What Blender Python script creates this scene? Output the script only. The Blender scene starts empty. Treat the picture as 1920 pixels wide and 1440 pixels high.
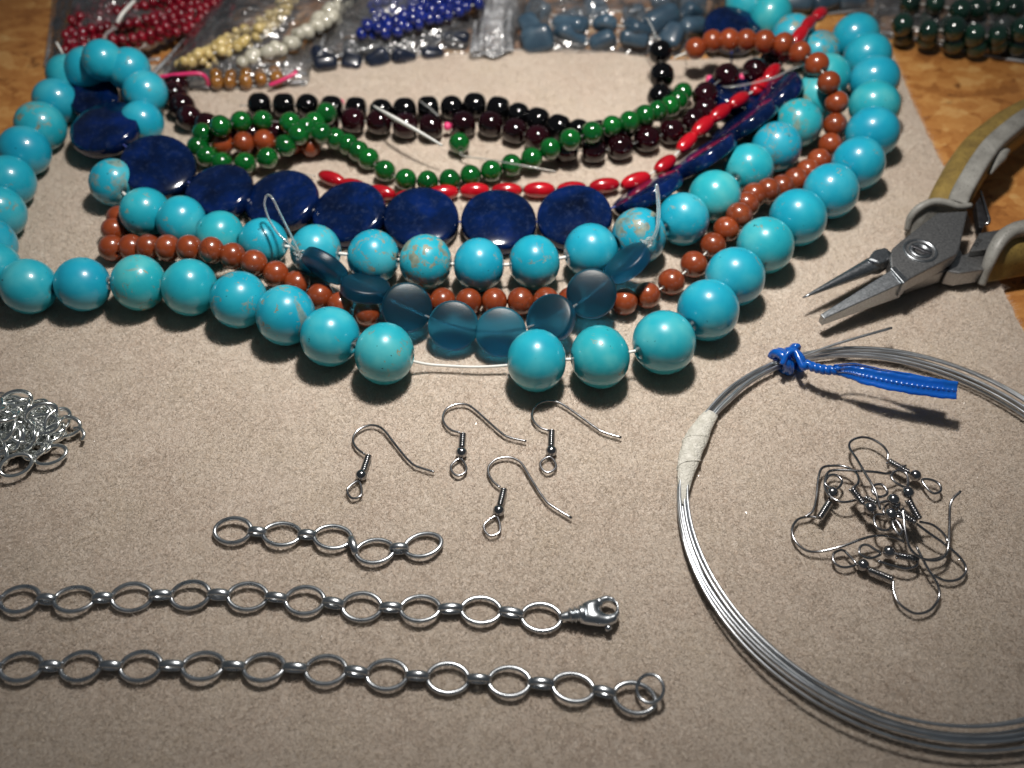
import bpy, bmesh, math, random
import numpy as np
from mathutils import Vector, Matrix, Quaternion, noise

random.seed(7); rng = np.random.default_rng(7)
S = 0.001                      # everything is laid out in millimetres, stored in metres
sc = bpy.context.scene
COL = sc.collection

# ------------------------------------------------------------------ camera, light, exposure
FPX, PITCH, CAMH = 1800.0, math.radians(51.0), 215.0     # focal length in photo pixels, tilt, height (mm)
cam_data = bpy.data.cameras.new('camera')
cam = bpy.data.objects.new('camera', cam_data); COL.objects.link(cam)
cam.location = (0, 0, CAMH * S); cam.rotation_euler = (math.pi / 2 - PITCH, 0, 0)
cam_data.sensor_fit = 'HORIZONTAL'; cam_data.sensor_width = 36.0; cam_data.lens = 36.0 * FPX / 1920.0
cam_data.clip_start = 0.01; cam_data.clip_end = 20
cam_data.dof.use_dof = True; cam_data.dof.focus_distance = 0.258; cam_data.dof.aperture_fstop = 10.0
sc.camera = cam

world = bpy.data.worlds.new('World'); sc.world = world; world.use_nodes = True
bg = world.node_tree.nodes['Background']
bg.inputs[0].default_value = (0.80, 0.90, 1.0, 1); bg.inputs[1].default_value = 0.07

ld = bpy.data.lights.new('desk_lamp', 'SPOT')
ld.energy = 6.0; ld.color = (1.0, 0.95, 0.89); ld.shadow_soft_size = 0.015
ld.spot_size = math.radians(98); ld.spot_blend = 1.0
lamp = bpy.data.objects.new('desk_lamp', ld); COL.objects.link(lamp)
lamp.location = (0.017, 0.238, 0.300)
lamp.rotation_euler = (Vector((0.000, 0.268, 0)) - Vector(lamp.location)).to_track_quat('-Z', 'Y').to_euler()

sc.view_settings.view_transform = 'Standard'; sc.view_settings.look = 'None'
sc.view_settings.exposure = 0.0; sc.view_settings.gamma = 1.0
sc.cycles.max_bounces = 10; sc.cycles.transparent_max_bounces = 24
sc.cycles.caustics_reflective = False; sc.cycles.caustics_refractive = True
sc.cycles.sample_clamp_indirect = 4.0

# ------------------------------------------------------------------ photo pixel -> place on the table
def P(px, py, z=0.0):
    x = (px - 960.0) / FPX; y = (720.0 - py) / FPX
    d = np.array([x, math.cos(PITCH) + y * math.sin(PITCH), -math.sin(PITCH) + y * math.cos(PITCH)])
    return np.array([0, 0, CAMH]) + d * ((z - CAMH) / d[2])

def pxmm(py, z=0.0):           # photo pixels per mm at that row
    y = (720.0 - py) / FPX
    return FPX / ((CAMH - z) / (math.sin(PITCH) - y * math.cos(PITCH)))

# ------------------------------------------------------------------ materials
MATS = {}
def new_mat(name):
    m = bpy.data.materials.new(name); m.use_nodes = True
    MATS[name] = m
    nt = m.node_tree
    return m, nt, nt.nodes['Principled BSDF']

def setp(b, **k):
    names = dict(base='Base Color', rough='Roughness', metal='Metallic', coat='Coat Weight', coatr='Coat Roughness',
                 spec='Specular IOR Level', trans='Transmission Weight', ior='IOR', sss='Subsurface Weight',
                 sssr='Subsurface Radius', ssss='Subsurface Scale', alpha='Alpha', sheen='Sheen Weight', aniso='Anisotropic')
    for a, v in k.items():
        s = b.inputs[names[a]]
        s.default_value = (*v, 1) if (isinstance(v, tuple) and a == 'base') else v

def objcoord(nt, scale, rnd=True):
    tc = nt.nodes.new('ShaderNodeTexCoord'); mp = nt.nodes.new('ShaderNodeMapping')
    mp.inputs['Scale'].default_value = (scale,) * 3
    nt.links.new(tc.outputs['Object'], mp.inputs['Vector'])
    if rnd:
        oi = nt.nodes.new('ShaderNodeObjectInfo')
        mul = nt.nodes.new('ShaderNodeVectorMath'); mul.operation = 'SCALE'
        mul.inputs[0].default_value = (37.0, 71.0, 113.0)
        nt.links.new(oi.outputs['Random'], mul.inputs['Scale'])
        nt.links.new(mul.outputs[0], mp.inputs['Location'])
    return mp.outputs[0]

def tex_noise(nt, vec, scale, detail=3, rough=.55, dist=0):
    n = nt.nodes.new('ShaderNodeTexNoise')
    n.inputs['Scale'].default_value = scale; n.inputs['Detail'].default_value = detail
    n.inputs['Roughness'].default_value = rough; n.inputs['Distortion'].default_value = dist
    nt.links.new(vec, n.inputs['Vector']); return n.outputs['Fac']

def ramp(nt, fac, stops, interp='LINEAR'):
    r = nt.nodes.new('ShaderNodeValToRGB'); r.color_ramp.interpolation = interp
    while len(r.color_ramp.elements) < len(stops): r.color_ramp.elements.new(0.5)
    for e, (p, c) in zip(r.color_ramp.elements, stops):
        e.position = p; e.color = (*c, 1) if len(c) == 3 else c
    nt.links.new(fac, r.inputs[0]); return r.outputs[0]

def mix(nt, fac, a, b, mode='MIX'):
    m = nt.nodes.new('ShaderNodeMix'); m.data_type = 'RGBA'; m.blend_type = mode
    for sock, v in ((m.inputs[0], fac), (m.inputs[6], a), (m.inputs[7], b)):
        if isinstance(v, (int, float)): sock.default_value = v
        elif isinstance(v, tuple): sock.default_value = (*v, 1)
        else: nt.links.new(v, sock)
    return m.outputs[2]

def math_n(nt, op, a, b=None, clamp=False):
    m = nt.nodes.new('ShaderNodeMath'); m.operation = op; m.use_clamp = clamp
    for i, v in enumerate((a, b)):
        if v is None: continue
        if isinstance(v, (int, float)): m.inputs[i].default_value = v
        else: nt.links.new(v, m.inputs[i])
    return m.outputs[0]

def bump(nt, b, h, strength=.2, dist=.0002):
    n = nt.nodes.new('ShaderNodeBump'); n.inputs['Strength'].default_value = strength
    n.inputs['Distance'].default_value = dist
    nt.links.new(h, n.inputs['Height']); nt.links.new(n.outputs[0], b.inputs['Normal'])

def simple(name, base, rough=.4, metal=0, var=0.0, nscale=300, bmp=0.0, **k):
    m, nt, b = new_mat(name); setp(b, base=base, rough=rough, metal=metal, **k)
    if var or bmp:
        v = objcoord(nt, nscale); n = tex_noise(nt, v, 1.0, 4)
        if var:
            lo = tuple(c * (1 - var) for c in base); hi = tuple(min(1, c * (1 + var)) for c in base)
            nt.links.new(ramp(nt, n, [(.3, lo), (.7, hi)]), b.inputs['Base Color'])
        if bmp: bump(nt, b, n, bmp, .0002)
    return m

def turquoise(name, veins):
    m, nt, b = new_mat(name)
    v = objcoord(nt, 100)
    oi = nt.nodes.new('ShaderNodeObjectInfo')
    big = tex_noise(nt, v, 0.9, 3, .5)
    base = ramp(nt, big, [(.25, (.004, .295, .43)), (.5, (.016, .37, .49)), (.75, (.07, .46, .54))])
    tint = ramp(nt, oi.outputs['Random'], [(0, (.7, .90, .98)), (.5, (1, 1, 1)), (1, (1.6, 1.05, .90))])
    base = mix(nt, 1.0, base, tint, 'MULTIPLY')
    # tan matrix: broad stains, small flecks and a few broken veins, more on some beads than on others
    amt = math_n(nt, 'MULTIPLY', math_n(nt, 'SUBTRACT', math_n(nt, 'FRACT', math_n(nt, 'MULTIPLY', oi.outputs['Random'], 7.31)), .5), .17)
    def thr(fac, lo, w):
        f = math_n(nt, 'ADD', fac, amt)
        return math_n(nt, 'MULTIPLY', math_n(nt, 'SUBTRACT', f, lo - veins), 1.0 / w, True)
    patch = math_n(nt, 'MULTIPLY', thr(tex_noise(nt, v, .8, 6, .62, .5), .66, .05), .8)
    region = thr(tex_noise(nt, v, .7, 2, .5), .47, .08)
    fleck = math_n(nt, 'MULTIPLY', thr(tex_noise(nt, v, 3.0, 4, .6, .3), .62, .03), region)
    n1 = tex_noise(nt, v, 1.5, 5, .6, .8)
    ridge = math_n(nt, 'ABSOLUTE', math_n(nt, 'SUBTRACT', n1, .5))
    line = math_n(nt, 'MULTIPLY', math_n(nt, 'SUBTRACT', 1.0, math_n(nt, 'MULTIPLY', ridge, 45.0), True), thr(tex_noise(nt, v, 1.6, 2), .56, .05))
    f = math_n(nt, 'MAXIMUM', patch, math_n(nt, 'MAXIMUM', fleck, line))
    tan = ramp(nt, tex_noise(nt, v, 4, 4), [(.3, (.13, .115, .06)), (.7, (.34, .30, .18))])
    col = mix(nt, math_n(nt, 'MULTIPLY', f, .82), base, tan)
    speck = ramp(nt, tex_noise(nt, v, 7, 2, .5), [(.235, (.2, .25, .25)), (.26, (1, 1, 1))])
    col = mix(nt, 1.0, col, speck, 'MULTIPLY')
    nt.links.new(col, b.inputs['Base Color'])
    setp(b, rough=.30, coat=.6, coatr=.10, spec=.45)
    rv = math_n(nt, 'ADD', .22, math_n(nt, 'MULTIPLY', tex_noise(nt, v, 1.7, 5, .6), .22)); nt.links.new(math_n(nt, 'ADD', rv, math_n(nt, 'MULTIPLY', f, .2)), b.inputs['Roughness'])
    nt.links.new(math_n(nt, 'SUBTRACT', .65, math_n(nt, 'MULTIPLY', f, .5)), b.inputs['Coat Weight'])
    bump(nt, b, tex_noise(nt, v, 5, 4), .05, .0003)
    return m

turquoise('turquoise_smooth', -0.065)
turquoise('turquoise_veined', 0.010)

def stone(name, stops, scale, rough, coat=.6, coatr=.06, extra=None, **k):
    m, nt, b = new_mat(name); v = objcoord(nt, 100)
    col = ramp(nt, tex_noise(nt, v, scale, 6, .6, .4), stops)
    if extra: col = extra(nt, v, col)
    oi = nt.nodes.new('ShaderNodeObjectInfo')
    col = mix(nt, 1.0, col, ramp(nt, oi.outputs['Random'], [(0, (.8,) * 3), (1, (1.12,) * 3)]), 'MULTIPLY')
    nt.links.new(col, b.inputs['Base Color']); setp(b, rough=rough, coat=coat, coatr=coatr, **k)
    return m

def jasper_extra(nt, v, col):
    n1 = tex_noise(nt, v, 2.4, 5, .6, 1.5)
    ridge = math_n(nt, 'ABSOLUTE', math_n(nt, 'SUBTRACT', n1, .5))
    msk = mix(nt, 1.0, ramp(nt, ridge, [(0, (1, 1, 1)), (.012, (0, 0, 0))]), ramp(nt, tex_noise(nt, v, 1.1, 1), [(.55, (0, 0, 0)), (.62, (1, 1, 1))]), 'MULTIPLY')
    return mix(nt, msk, col, (.03, .012, .008))
stone('red_jasper', [(.25, (.17, .028, .008)), (.55, (.25, .046, .012)), (.8, (.31, .07, .024))], 2.2, .28, extra=jasper_extra)
stone('coral', [(.3, (.28, .002, .010)), (.55, (.45, .005, .013)), (.8, (.56, .018, .020))], 1.0, .22, coat=.8, coatr=.05)
def lapis_extra(nt, v, col):
    w = ramp(nt, tex_noise(nt, v, 5.0, 8, .75), [(.52, (0, 0, 0)), (.75, (.5,) * 3)])
    col = mix(nt, w, col, (.04, .06, .12))
    g = ramp(nt, tex_noise(nt, v, 8, 6, .7), [(.70, (0, 0, 0)), (.74, (.7,) * 3)])
    return mix(nt, g, col, (.32, .25, .12))
stone('lapis', [(.30, (.001, .003, .012)), (.5, (.001, .008, .044)), (.78, (.002, .017, .125))], .8, .12, coat=.25, coatr=.04, spec=.35, extra=lapis_extra)
stone('garnet', [(.3, (.004, .0006, .001)), (.7, (.018, .0015, .004))], 1.0, .08, coat=.5, coatr=.02, spec=.4)
stone('onyx', [(.3, (.001, .001, .0012)), (.7, (.0025, .0025, .003))], 1.0, .10, coat=.4, coatr=.03, spec=.35)
m, nt, b = new_mat('green_glass'); v = objcoord(nt, 100)
nt.links.new(ramp(nt, tex_noise(nt, v, 1.2, 3), [(.3, (.001, .055, .009)), (.7, (.003, .115, .015))]), b.inputs['Base Color'])
setp(b, rough=.10, coat=1.0, coatr=.02, sss=.45, sssr=(.2, 1.0, .3), ssss=.0025, ior=1.5)
# frosted teal glass: rough transmission
m, nt, b = new_mat('frosted_teal_glass'); setp(b, base=(.024, .235, .41), rough=.33, trans=.95, ior=1.42, coat=0.0)
v = objcoord(nt, 100, True); bump(nt, b, tex_noise(nt, v, 60, 3), .25, .0002)
# strings
m, nt, b = new_mat('clear_nylon'); setp(b, base=(.92, .94, .93), rough=.12, trans=.85, ior=1.4, coat=.6, coatr=.05)
simple('white_thread', (.78, .78, .74), .5)
simple('blue_thread', (.04, .06, .25), .6)
simple('pink_bead', (.80, .06, .20), .35, coat=.5)
# metals
def metal(name, base, rough, bmp=.15, nscale=900, var=.25):
    m, nt, b = new_mat(name); v = objcoord(nt, nscale); n = tex_noise(nt, v, 1, 4)
    nt.links.new(ramp(nt, n, [(.25, tuple(c * (1 - var) for c in base)), (.75, tuple(min(1, c * (1 + var)) for c in base))]), b.inputs['Base Color'])
    r = math_n(nt, 'ADD', math_n(nt, 'MULTIPLY', n, .18), rough - .09); nt.links.new(r, b.inputs['Roughness'])
    setp(b, metal=1.0); bump(nt, b, n, bmp, .0001)
metal('chain_steel', (.53, .56, .59), .29, .06, 400, .15)
metal('hook_steel', (.36, .36, .37), .20, .05, 300, .12)
metal('bright_silver', (.86, .88, .86), .20, .05, 500, .12)
metal('coil_wire', (.62, .65, .68), .33, .05, 200, .12)
metal('plier_steel', (.34, .34, .34), .44, .16, 1600, .28)
metal('plier_jaw', (.33, .35, .37), .34, .16, 1800, .3)
metal('dark_steel', (.12, .12, .13), .45, .1, 400, .3)
def rubber(name, a, c, rough):
    m, nt, b = new_mat(name); v = objcoord(nt, 1000)
    n = tex_noise(nt, v, .10, 7, .65, .4); s = tex_noise(nt, v, 1.4, 4, .7)
    col = ramp(nt, n, [(.30, a), (.66, c)])
    col = mix(nt, ramp(nt, s, [(.33, (.6,) * 3), (.44, (0, 0, 0))]), col, tuple(x * .35 for x in a))
    nt.links.new(col, b.inputs['Base Color']); setp(b, rough=rough, coat=.15, coatr=.3); bump(nt, b, s, .18, .0003)
rubber('grip_grey', (.17, .165, .15), (.33, .325, .30), .55)
rubber('grip_yellow', (.13, .085, .026), (.29, .20, .05), .45)
m, nt, b = new_mat('blue_plastic'); setp(b, base=(.006, .16, .72), rough=.24, coat=.6, coatr=.10, trans=.40)
v = objcoord(nt, 1000, False); bump(nt, b, tex_noise(nt, v, .8, 4), .3, .0003)
m, nt, b = new_mat('masking_tape'); v = objcoord(nt, 1000, False)
n = tex_noise(nt, v, .5, 5, .6); nt.links.new(ramp(nt, n, [(.3, (.56, .54, .47)), (.7, (.74, .72, .65))]), b.inputs['Base Color'])
setp(b, rough=.45); bump(nt, b, tex_noise(nt, v, .9, 3, .5, 1.5), .7, .0010)
# plastic film of the bags
def film(name, tint, gloss_rough=.10, haze=.06):
    m = bpy.data.materials.new(name); m.use_nodes = True; MATS[name] = m; nt = m.node_tree
    for nd in list(nt.nodes): nt.nodes.remove(nd)
    out = nt.nodes.new('ShaderNodeOutputMaterial'); tr = nt.nodes.new('ShaderNodeBsdfTransparent')
    tr.inputs[0].default_value = (*tint, 1)
    gl = nt.nodes.new('ShaderNodeBsdfGlossy'); gl.inputs['Roughness'].default_value = gloss_rough
    df = nt.nodes.new('ShaderNodeBsdfDiffuse'); df.inputs[0].default_value = (.75, .77, .8, 1)
    fr = nt.nodes.new('ShaderNodeFresnel'); fr.inputs[0].default_value = 1.5
    m1 = nt.nodes.new('ShaderNodeMixShader'); m2 = nt.nodes.new('ShaderNodeMixShader')
    tc = nt.nodes.new('ShaderNodeTexCoord')
    def coords(sx, sy):
        mp = nt.nodes.new('ShaderNodeMapping'); mp.inputs['Scale'].default_value = (sx, sy, 120); nt.links.new(tc.outputs['Object'], mp.inputs[0]); return mp.outputs[0]
    # crisp crinkles: sharp ridges of two warped noises
    n1 = tex_noise(nt, coords(38, 55), 1.0, 2, .5, 1.6); n2 = tex_noise(nt, coords(95, 80), 1.0, 2, .5, 1.0)
    r1 = math_n(nt, 'POWER', math_n(nt, 'SUBTRACT', 1.0, math_n(nt, 'MULTIPLY', math_n(nt, 'ABSOLUTE', math_n(nt, 'SUBTRACT', n1, .5)), 5.0), True), 2.0)
    r2 = math_n(nt, 'POWER', math_n(nt, 'SUBTRACT', 1.0, math_n(nt, 'MULTIPLY', math_n(nt, 'ABSOLUTE', math_n(nt, 'SUBTRACT', n2, .5)), 6.0), True), 2.0)
    hgt = math_n(nt, 'ADD', r1, math_n(nt, 'MULTIPLY', r2, .45))
    bp = nt.nodes.new('ShaderNodeBump'); bp.inputs['Strength'].default_value = 1.0; bp.inputs['Distance'].default_value = .0005
    nt.links.new(hgt, bp.inputs['Height'])
    nt.links.new(bp.outputs[0], gl.inputs['Normal']); nt.links.new(bp.outputs[0], fr.inputs['Normal'])
    hz = math_n(nt, 'ADD', haze, math_n(nt, 'MULTIPLY', r1, haze * 2.0)); nt.links.new(hz, m1.inputs[0])
    nt.links.new(tr.outputs[0], m1.inputs[1]); nt.links.new(df.outputs[0], m1.inputs[2])
    nt.links.new(math_n(nt, 'MULTIPLY', fr.outputs[0], 2.6, True), m2.inputs[0])
    nt.links.new(m1.outputs[0], m2.inputs[1]); nt.links.new(gl.outputs[0], m2.inputs[2])
    nt.links.new(m2.outputs[0], out.inputs[0])
film('bag_film', (.96, .965, .97), .18, .03); film('bag_film_milky', (.80, .82, .85), .20, .16)
stone('small_red', [(.3, (.11, .001, .008)), (.7, (.26, .003, .016))], 3, .25)
stone('small_gold', [(.3, (.42, .30, .09)), (.7, (.66, .53, .26))], 3, .2, coat=.8)
stone('pearl', [(.3, (.38, .36, .28)), (.7, (.56, .54, .46))], 3, .2, coat=.8)
stone('small_blue', [(.3, (.003, .008, .09)), (.7, (.006, .020, .20))], 3, .2)
stone('slate_stone', [(.3, (.02, .045, .075)), (.6, (.045, .085, .125)), (.8, (.10, .15, .19))], 1.2, .35)
stone('dark_green_stone', [(.3, (.003, .016, .011)), (.7, (.010, .045, .028))], 1.2, .14, coat=1.0)
stone('amber_stone', [(.3, (.10, .035, .005)), (.7, (.32, .14, .03))], 2, .2, coat=.8)
stone('navy_stone', [(.3, (.004, .006, .012)), (.7, (.012, .02, .045))], 2, .3)
simple('magenta_zip', (.62, .03, .14), .3, coat=.4)

# mat cloth and its nap
m, nt, b = new_mat('mat_cloth'); v = objcoord(nt, 1000, False)
n = tex_noise(nt, v, .06, 5, .6)
nt.links.new(ramp(nt, n, [(.3, (.58, .505, .43)), (.7, (.66, .58, .50))]), b.inputs['Base Color'])
setp(b, rough=.9, spec=.1); bump(nt, b, tex_noise(nt, v, 1.6, 4, .7), .8, .0006)
m, nt, b = new_mat('mat_nap'); geo = nt.nodes.new('ShaderNodeNewGeometry')
v = objcoord(nt, 1000, False)
c1 = ramp(nt, geo.outputs['Random Per Island'], [(0, (.65, .55, .46)), (.6, (.74, .64, .54)), (1, (.85, .77, .685))])
c2 = ramp(nt, tex_noise(nt, v, .05, 4, .6), [(.28, (.88, .85, .82)), (.42, (.97, .94, .92)), (.56, (.98, .975, .95)), (.72, (1.0, .99, .93))])
nt.links.new(mix(nt, 1.0, c1, c2, 'MULTIPLY'), b.inputs['Base Color'])
setp(b, rough=.38, spec=.4)
soft = nt.nodes.new('ShaderNodeVectorMath'); soft.operation = 'MULTIPLY_ADD'; soft.inputs[1].default_value = (.45, .45, .45); soft.inputs[2].default_value = (0, 0, .7)
nrm_ = nt.nodes.new('ShaderNodeVectorMath'); nrm_.operation = 'NORMALIZE'
nt.links.new(geo.outputs['Normal'], soft.inputs[0]); nt.links.new(soft.outputs[0], nrm_.inputs[0]); nt.links.new(nrm_.outputs[0], b.inputs['Normal'])
tl = nt.nodes.new('ShaderNodeBsdfTranslucent'); tl.inputs[0].default_value = (.80, .69, .60, 1)
ms = nt.nodes.new('ShaderNodeMixShader'); ms.inputs[0].default_value = .30
nt.links.new(b.outputs[0], ms.inputs[1]); nt.links.new(tl.outputs[0], ms.inputs[2])
nt.links.new(ms.outputs[0], nt.nodes['Material Output'].inputs[0])

simple('nap_glint', (.85, .80, .74), .24, spec=1.0, coat=1.0, coatr=.16)
# pressed-cork / flake board table top
m, nt, b = new_mat('flake_board'); v = objcoord(nt, 1000, False)
def flakes(scale, rot, stretch):
    mp = nt.nodes.new('ShaderNodeMapping'); mp.inputs['Rotation'].default_value = (0, 0, rot)
    mp.inputs['Scale'].default_value = (scale, scale * stretch, scale)
    wob = nt.nodes.new('ShaderNodeTexNoise'); wob.inputs['Scale'].default_value = .12; wob.inputs['Detail'].default_value = 3
    nt.links.new(v, wob.inputs['Vector'])
    add = nt.nodes.new('ShaderNodeVectorMath'); add.operation = 'MULTIPLY_ADD'
    nt.links.new(wob.outputs['Color'], add.inputs[0]); add.inputs[1].default_value = (9, 9, 9); nt.links.new(v, add.inputs[2])
    nt.links.new(add.outputs[0], mp.inputs[0])
    vo = nt.nodes.new('ShaderNodeTexVoronoi'); vo.inputs['Scale'].default_value = 1; nt.links.new(mp.outputs[0], vo.inputs['Vector'])
    sp = nt.nodes.new('ShaderNodeSeparateColor'); nt.links.new(vo.outputs['Color'], sp.inputs[0])
    return sp.outputs[0]
f1 = flakes(.07, .5, 1.9); f2 = flakes(.16, -.4, 1.6)
t = math_n(nt, 'ADD', math_n(nt, 'MULTIPLY', f1, .34), math_n(nt, 'MULTIPLY', f2, .30))
t = math_n(nt, 'ADD', t, math_n(nt, 'MULTIPLY', tex_noise(nt, v, .6, 8, .8), .62))
col = ramp(nt, t, [(.22, (.18, .062, .013)), (.5, (.40, .160, .038)), (.75, (.53, .25, .07)), (.95, (.64, .38, .14))])
dk = ramp(nt, tex_noise(nt, v, .11, 5, .6), [(.28, (.25, .2, .17)), (.36, (1, 1, 1))])
nt.links.new(mix(nt, 1.0, col, dk, 'MULTIPLY'), b.inputs['Base Color'])
setp(b, rough=.5, coat=.1, coatr=.3); bump(nt, b, t, .25, .0006)

# ------------------------------------------------------------------ mesh helpers (mm in, metres stored)
def mesh(name, verts, faces, mat, smooth=True):
    me = bpy.data.meshes.new(name)
    me.from_pydata([tuple(float(c) * S for c in p) for p in verts], [], [tuple(f) for f in faces])
    if isinstance(mat, str): mat = MATS[mat]
    me.materials.append(mat)
    if smooth: me.polygons.foreach_set('use_smooth', [True] * len(me.polygons))
    me.update(); return me

def link(name, me, parent=None, loc=(0, 0, 0), quat=None):
    o = bpy.data.objects.new(name, me); COL.objects.link(o)
    o.parent = parent
    o.location = tuple(float(c) * S for c in loc)
    if quat is not None: o.rotation_mode = 'QUATERNION'; o.rotation_quaternion = quat
    return o

def thing(name, label, cat, base=(0, 0, 0), group=None):
    o = bpy.data.objects.new(name, None); COL.objects.link(o)
    o.empty_display_size = .005
    o.location = tuple(float(c) * S for c in base)
    o['label'] = label; o['category'] = cat
    if group: o['group'] = group
    o['base_mm'] = [float(c) for c in base]
    return o

def tag(o, label, cat, group=None, kind=None):
    o['label'] = label
    if cat: o['category'] = cat
    if group: o['group'] = group
    if kind: o['kind'] = kind

def basemm(root): return np.array(root['base_mm'][:])

def part(name, me, root, loc, quat=None):       # loc in world mm
    o = link(name, me, root, np.array(loc) - basemm(root), quat)
    if name == 'bead': o.scale = (random.uniform(.965, 1.025), random.uniform(.965, 1.025), random.uniform(.95, 1.0))
    return o

def catmull(pts, n=6, closed=False):
    pts = [np.array(p, float) for p in pts]; out = []; N = len(pts)
    rngi = range(N) if closed else range(N - 1)
    for i in rngi:
        if closed: p0, p1, p2, p3 = pts[i - 1], pts[i], pts[(i + 1) % N], pts[(i + 2) % N]
        else:
            p1, p2 = pts[i], pts[i + 1]; p0 = pts[i - 1] if i else 2 * p1 - p2; p3 = pts[i + 2] if i + 2 < N else 2 * p2 - p1
        for k in range(n):
            t = k / n
            out.append(.5 * ((2 * p1) + (-p0 + p2) * t + (2 * p0 - 5 * p1 + 4 * p2 - p3) * t * t + (-p0 + 3 * p1 - 3 * p2 + p3) * t ** 3))
    if not closed: out.append(pts[-1])
    return np.array(out)

def tube(path, r, closed=False, n=8, flat=1.0, up=None, caps=True):
    """round or flattened tube along a path; flat scales the section along the binormal (or along `up`)"""
    path = np.array(path, float); N = len(path); r = np.broadcast_to(np.array(r, float), (N,))
    if closed: T = np.roll(path, -1, 0) - np.roll(path, 1, 0)
    else: T = np.gradient(path, axis=0)
    T /= np.maximum(np.linalg.norm(T, axis=1), 1e-9)[:, None]
    a = np.array([0, 0, 1.0]) if up is None else np.array(up, float)
    if up is None and abs(T[0] @ a) > .9: a = np.array([1.0, 0, 0])
    nrm = []
    for i in range(N):
        if up is not None: a = np.array(up, float)
        v = a - T[i] * (a @ T[i]); v /= max(np.linalg.norm(v), 1e-9); nrm.append(v); a = v
    nrm = np.array(nrm)
    if closed and up is None:                       # spread the frame's closing twist
        v = nrm[-1] - T[0] * (nrm[-1] @ T[0]); v /= np.linalg.norm(v)
        ang = math.atan2(np.cross(nrm[0], v) @ T[0], nrm[0] @ v)
        for i in range(N):
            q = Quaternion(Vector(T[i]), -ang * i / N); nrm[i] = np.array(q @ Vector(nrm[i]))
    bn = np.cross(T, nrm); vs = []; fs = []
    for i in range(N):
        for k in range(n):
            th = 2 * math.pi * k / n
            vs.append(path[i] + r[i] * (nrm[i] * math.cos(th) + bn[i] * math.sin(th) * flat))
    M = N if closed else N - 1
    for i in range(M):
        for k in range(n):
            j = (i + 1) % N
            fs.append((i * n + k, i * n + (k + 1) % n, j * n + (k + 1) % n, j * n + k))
    if not closed and caps:
        fs.append(tuple(range(n))[::-1]); fs.append(tuple((N - 1) * n + k for k in range(n)))
    return vs, fs

def lathe(prof, n=24, closed_prof=False):
    """revolve (r, z) pairs about z"""
    vs = []; fs = []; m = len(prof)
    for k in range(n):
        th = 2 * math.pi * k / n
        for (r, z) in prof: vs.append((r * math.cos(th), r * math.sin(th), z))
    for k in range(n):
        k2 = (k + 1) % n
        for i in range(m if closed_prof else m - 1):
            i2 = (i + 1) % m
            fs.append((k * m + i, k2 * m + i, k2 * m + i2, k * m + i2))
    return vs, fs

def join(*meshes):
    V = []; F = []
    for vs, fs in meshes:
        o = len(V); V += [tuple(p) for p in vs]; F += [tuple(i + o for i in f) for f in fs]
    return V, F

def bevelled(verts, faces, w, seg=2):
    bm = bmesh.new(); bv = [bm.verts.new(tuple(map(float, p))) for p in verts]
    for f in faces: bm.faces.new([bv[i] for i in f])
    bmesh.ops.recalc_face_normals(bm, faces=bm.faces)
    bmesh.ops.bevel(bm, geom=bm.edges[:] + bm.verts[:], offset=w, segments=seg, affect='EDGES', profile=.5, clamp_overlap=True)
    bm.verts.index_update()
    V = [tuple(v.co) for v in bm.verts]; F = [tuple(v.index for v in f.verts) for f in bm.faces]
    bm.free(); return V, F

def prism(top, bottom):
    n = len(top); V = list(top) + list(bottom)
    F = [tuple(range(n)), tuple(range(2 * n - 1, n - 1, -1))]
    for i in range(n): j = (i + 1) % n; F.append((i, i + n, j + n, j))
    return V, F

def px_prism(poly, zt, zb, w=.4):
    top = [P(x, y, zt) for x, y in poly]; bot = [np.array([p[0], p[1], zb]) for p in top]
    return bevelled(*prism(top, bot), w)

def zquat(t, roll=0.0):
    q = Vector((float(t[0]), float(t[1]), float(t[2]))).to_track_quat('Z', 'Y')
    return q @ Quaternion((0, 0, 1), roll)

# bead shapes: bored along local z
def bead_profile(r, hole, sz=1.0, power=2.0, n=13):
    a0 = math.asin(min(.9, hole / r)); pr = []
    for i in range(n):
        a = a0 + (math.pi - 2 * a0) * i / (n - 1)
        s, c = math.sin(a), math.cos(a)
        k = (abs(s) ** power + abs(c) ** power) ** (-1.0 / power)
        pr.append((r * k * s, r * k * c * sz))
    pr.append((hole * .8, 0.0 - r * sz * .4)); pr.append((hole * .8, r * sz * .4))
    return pr
def bead_mesh(name, mat, r, hole=.6, sz=1.0, power=2.0, seg=28, n=13):
    V, F = lathe(bead_profile(r, hole, sz, power, n)[::-1], seg, True)
    return mesh(name, V, F, mat)

# ------------------------------------------------------------------ the table and the fleece mat
TZ = -4.0
bm_v = [(-700, -60, TZ), (700, -60, TZ), (700, 800, TZ), (-700, 800, TZ)]
V, F = bevelled(*prism(bm_v[::1], [(x, y, TZ - 20) for x, y, z in bm_v]), 1.0)
table = link('table_top', mesh('table_top', V, F, 'flake_board', False)); table['kind'] = 'structure'
table['label'] = 'orange brown flake board table top under the mat'

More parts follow.
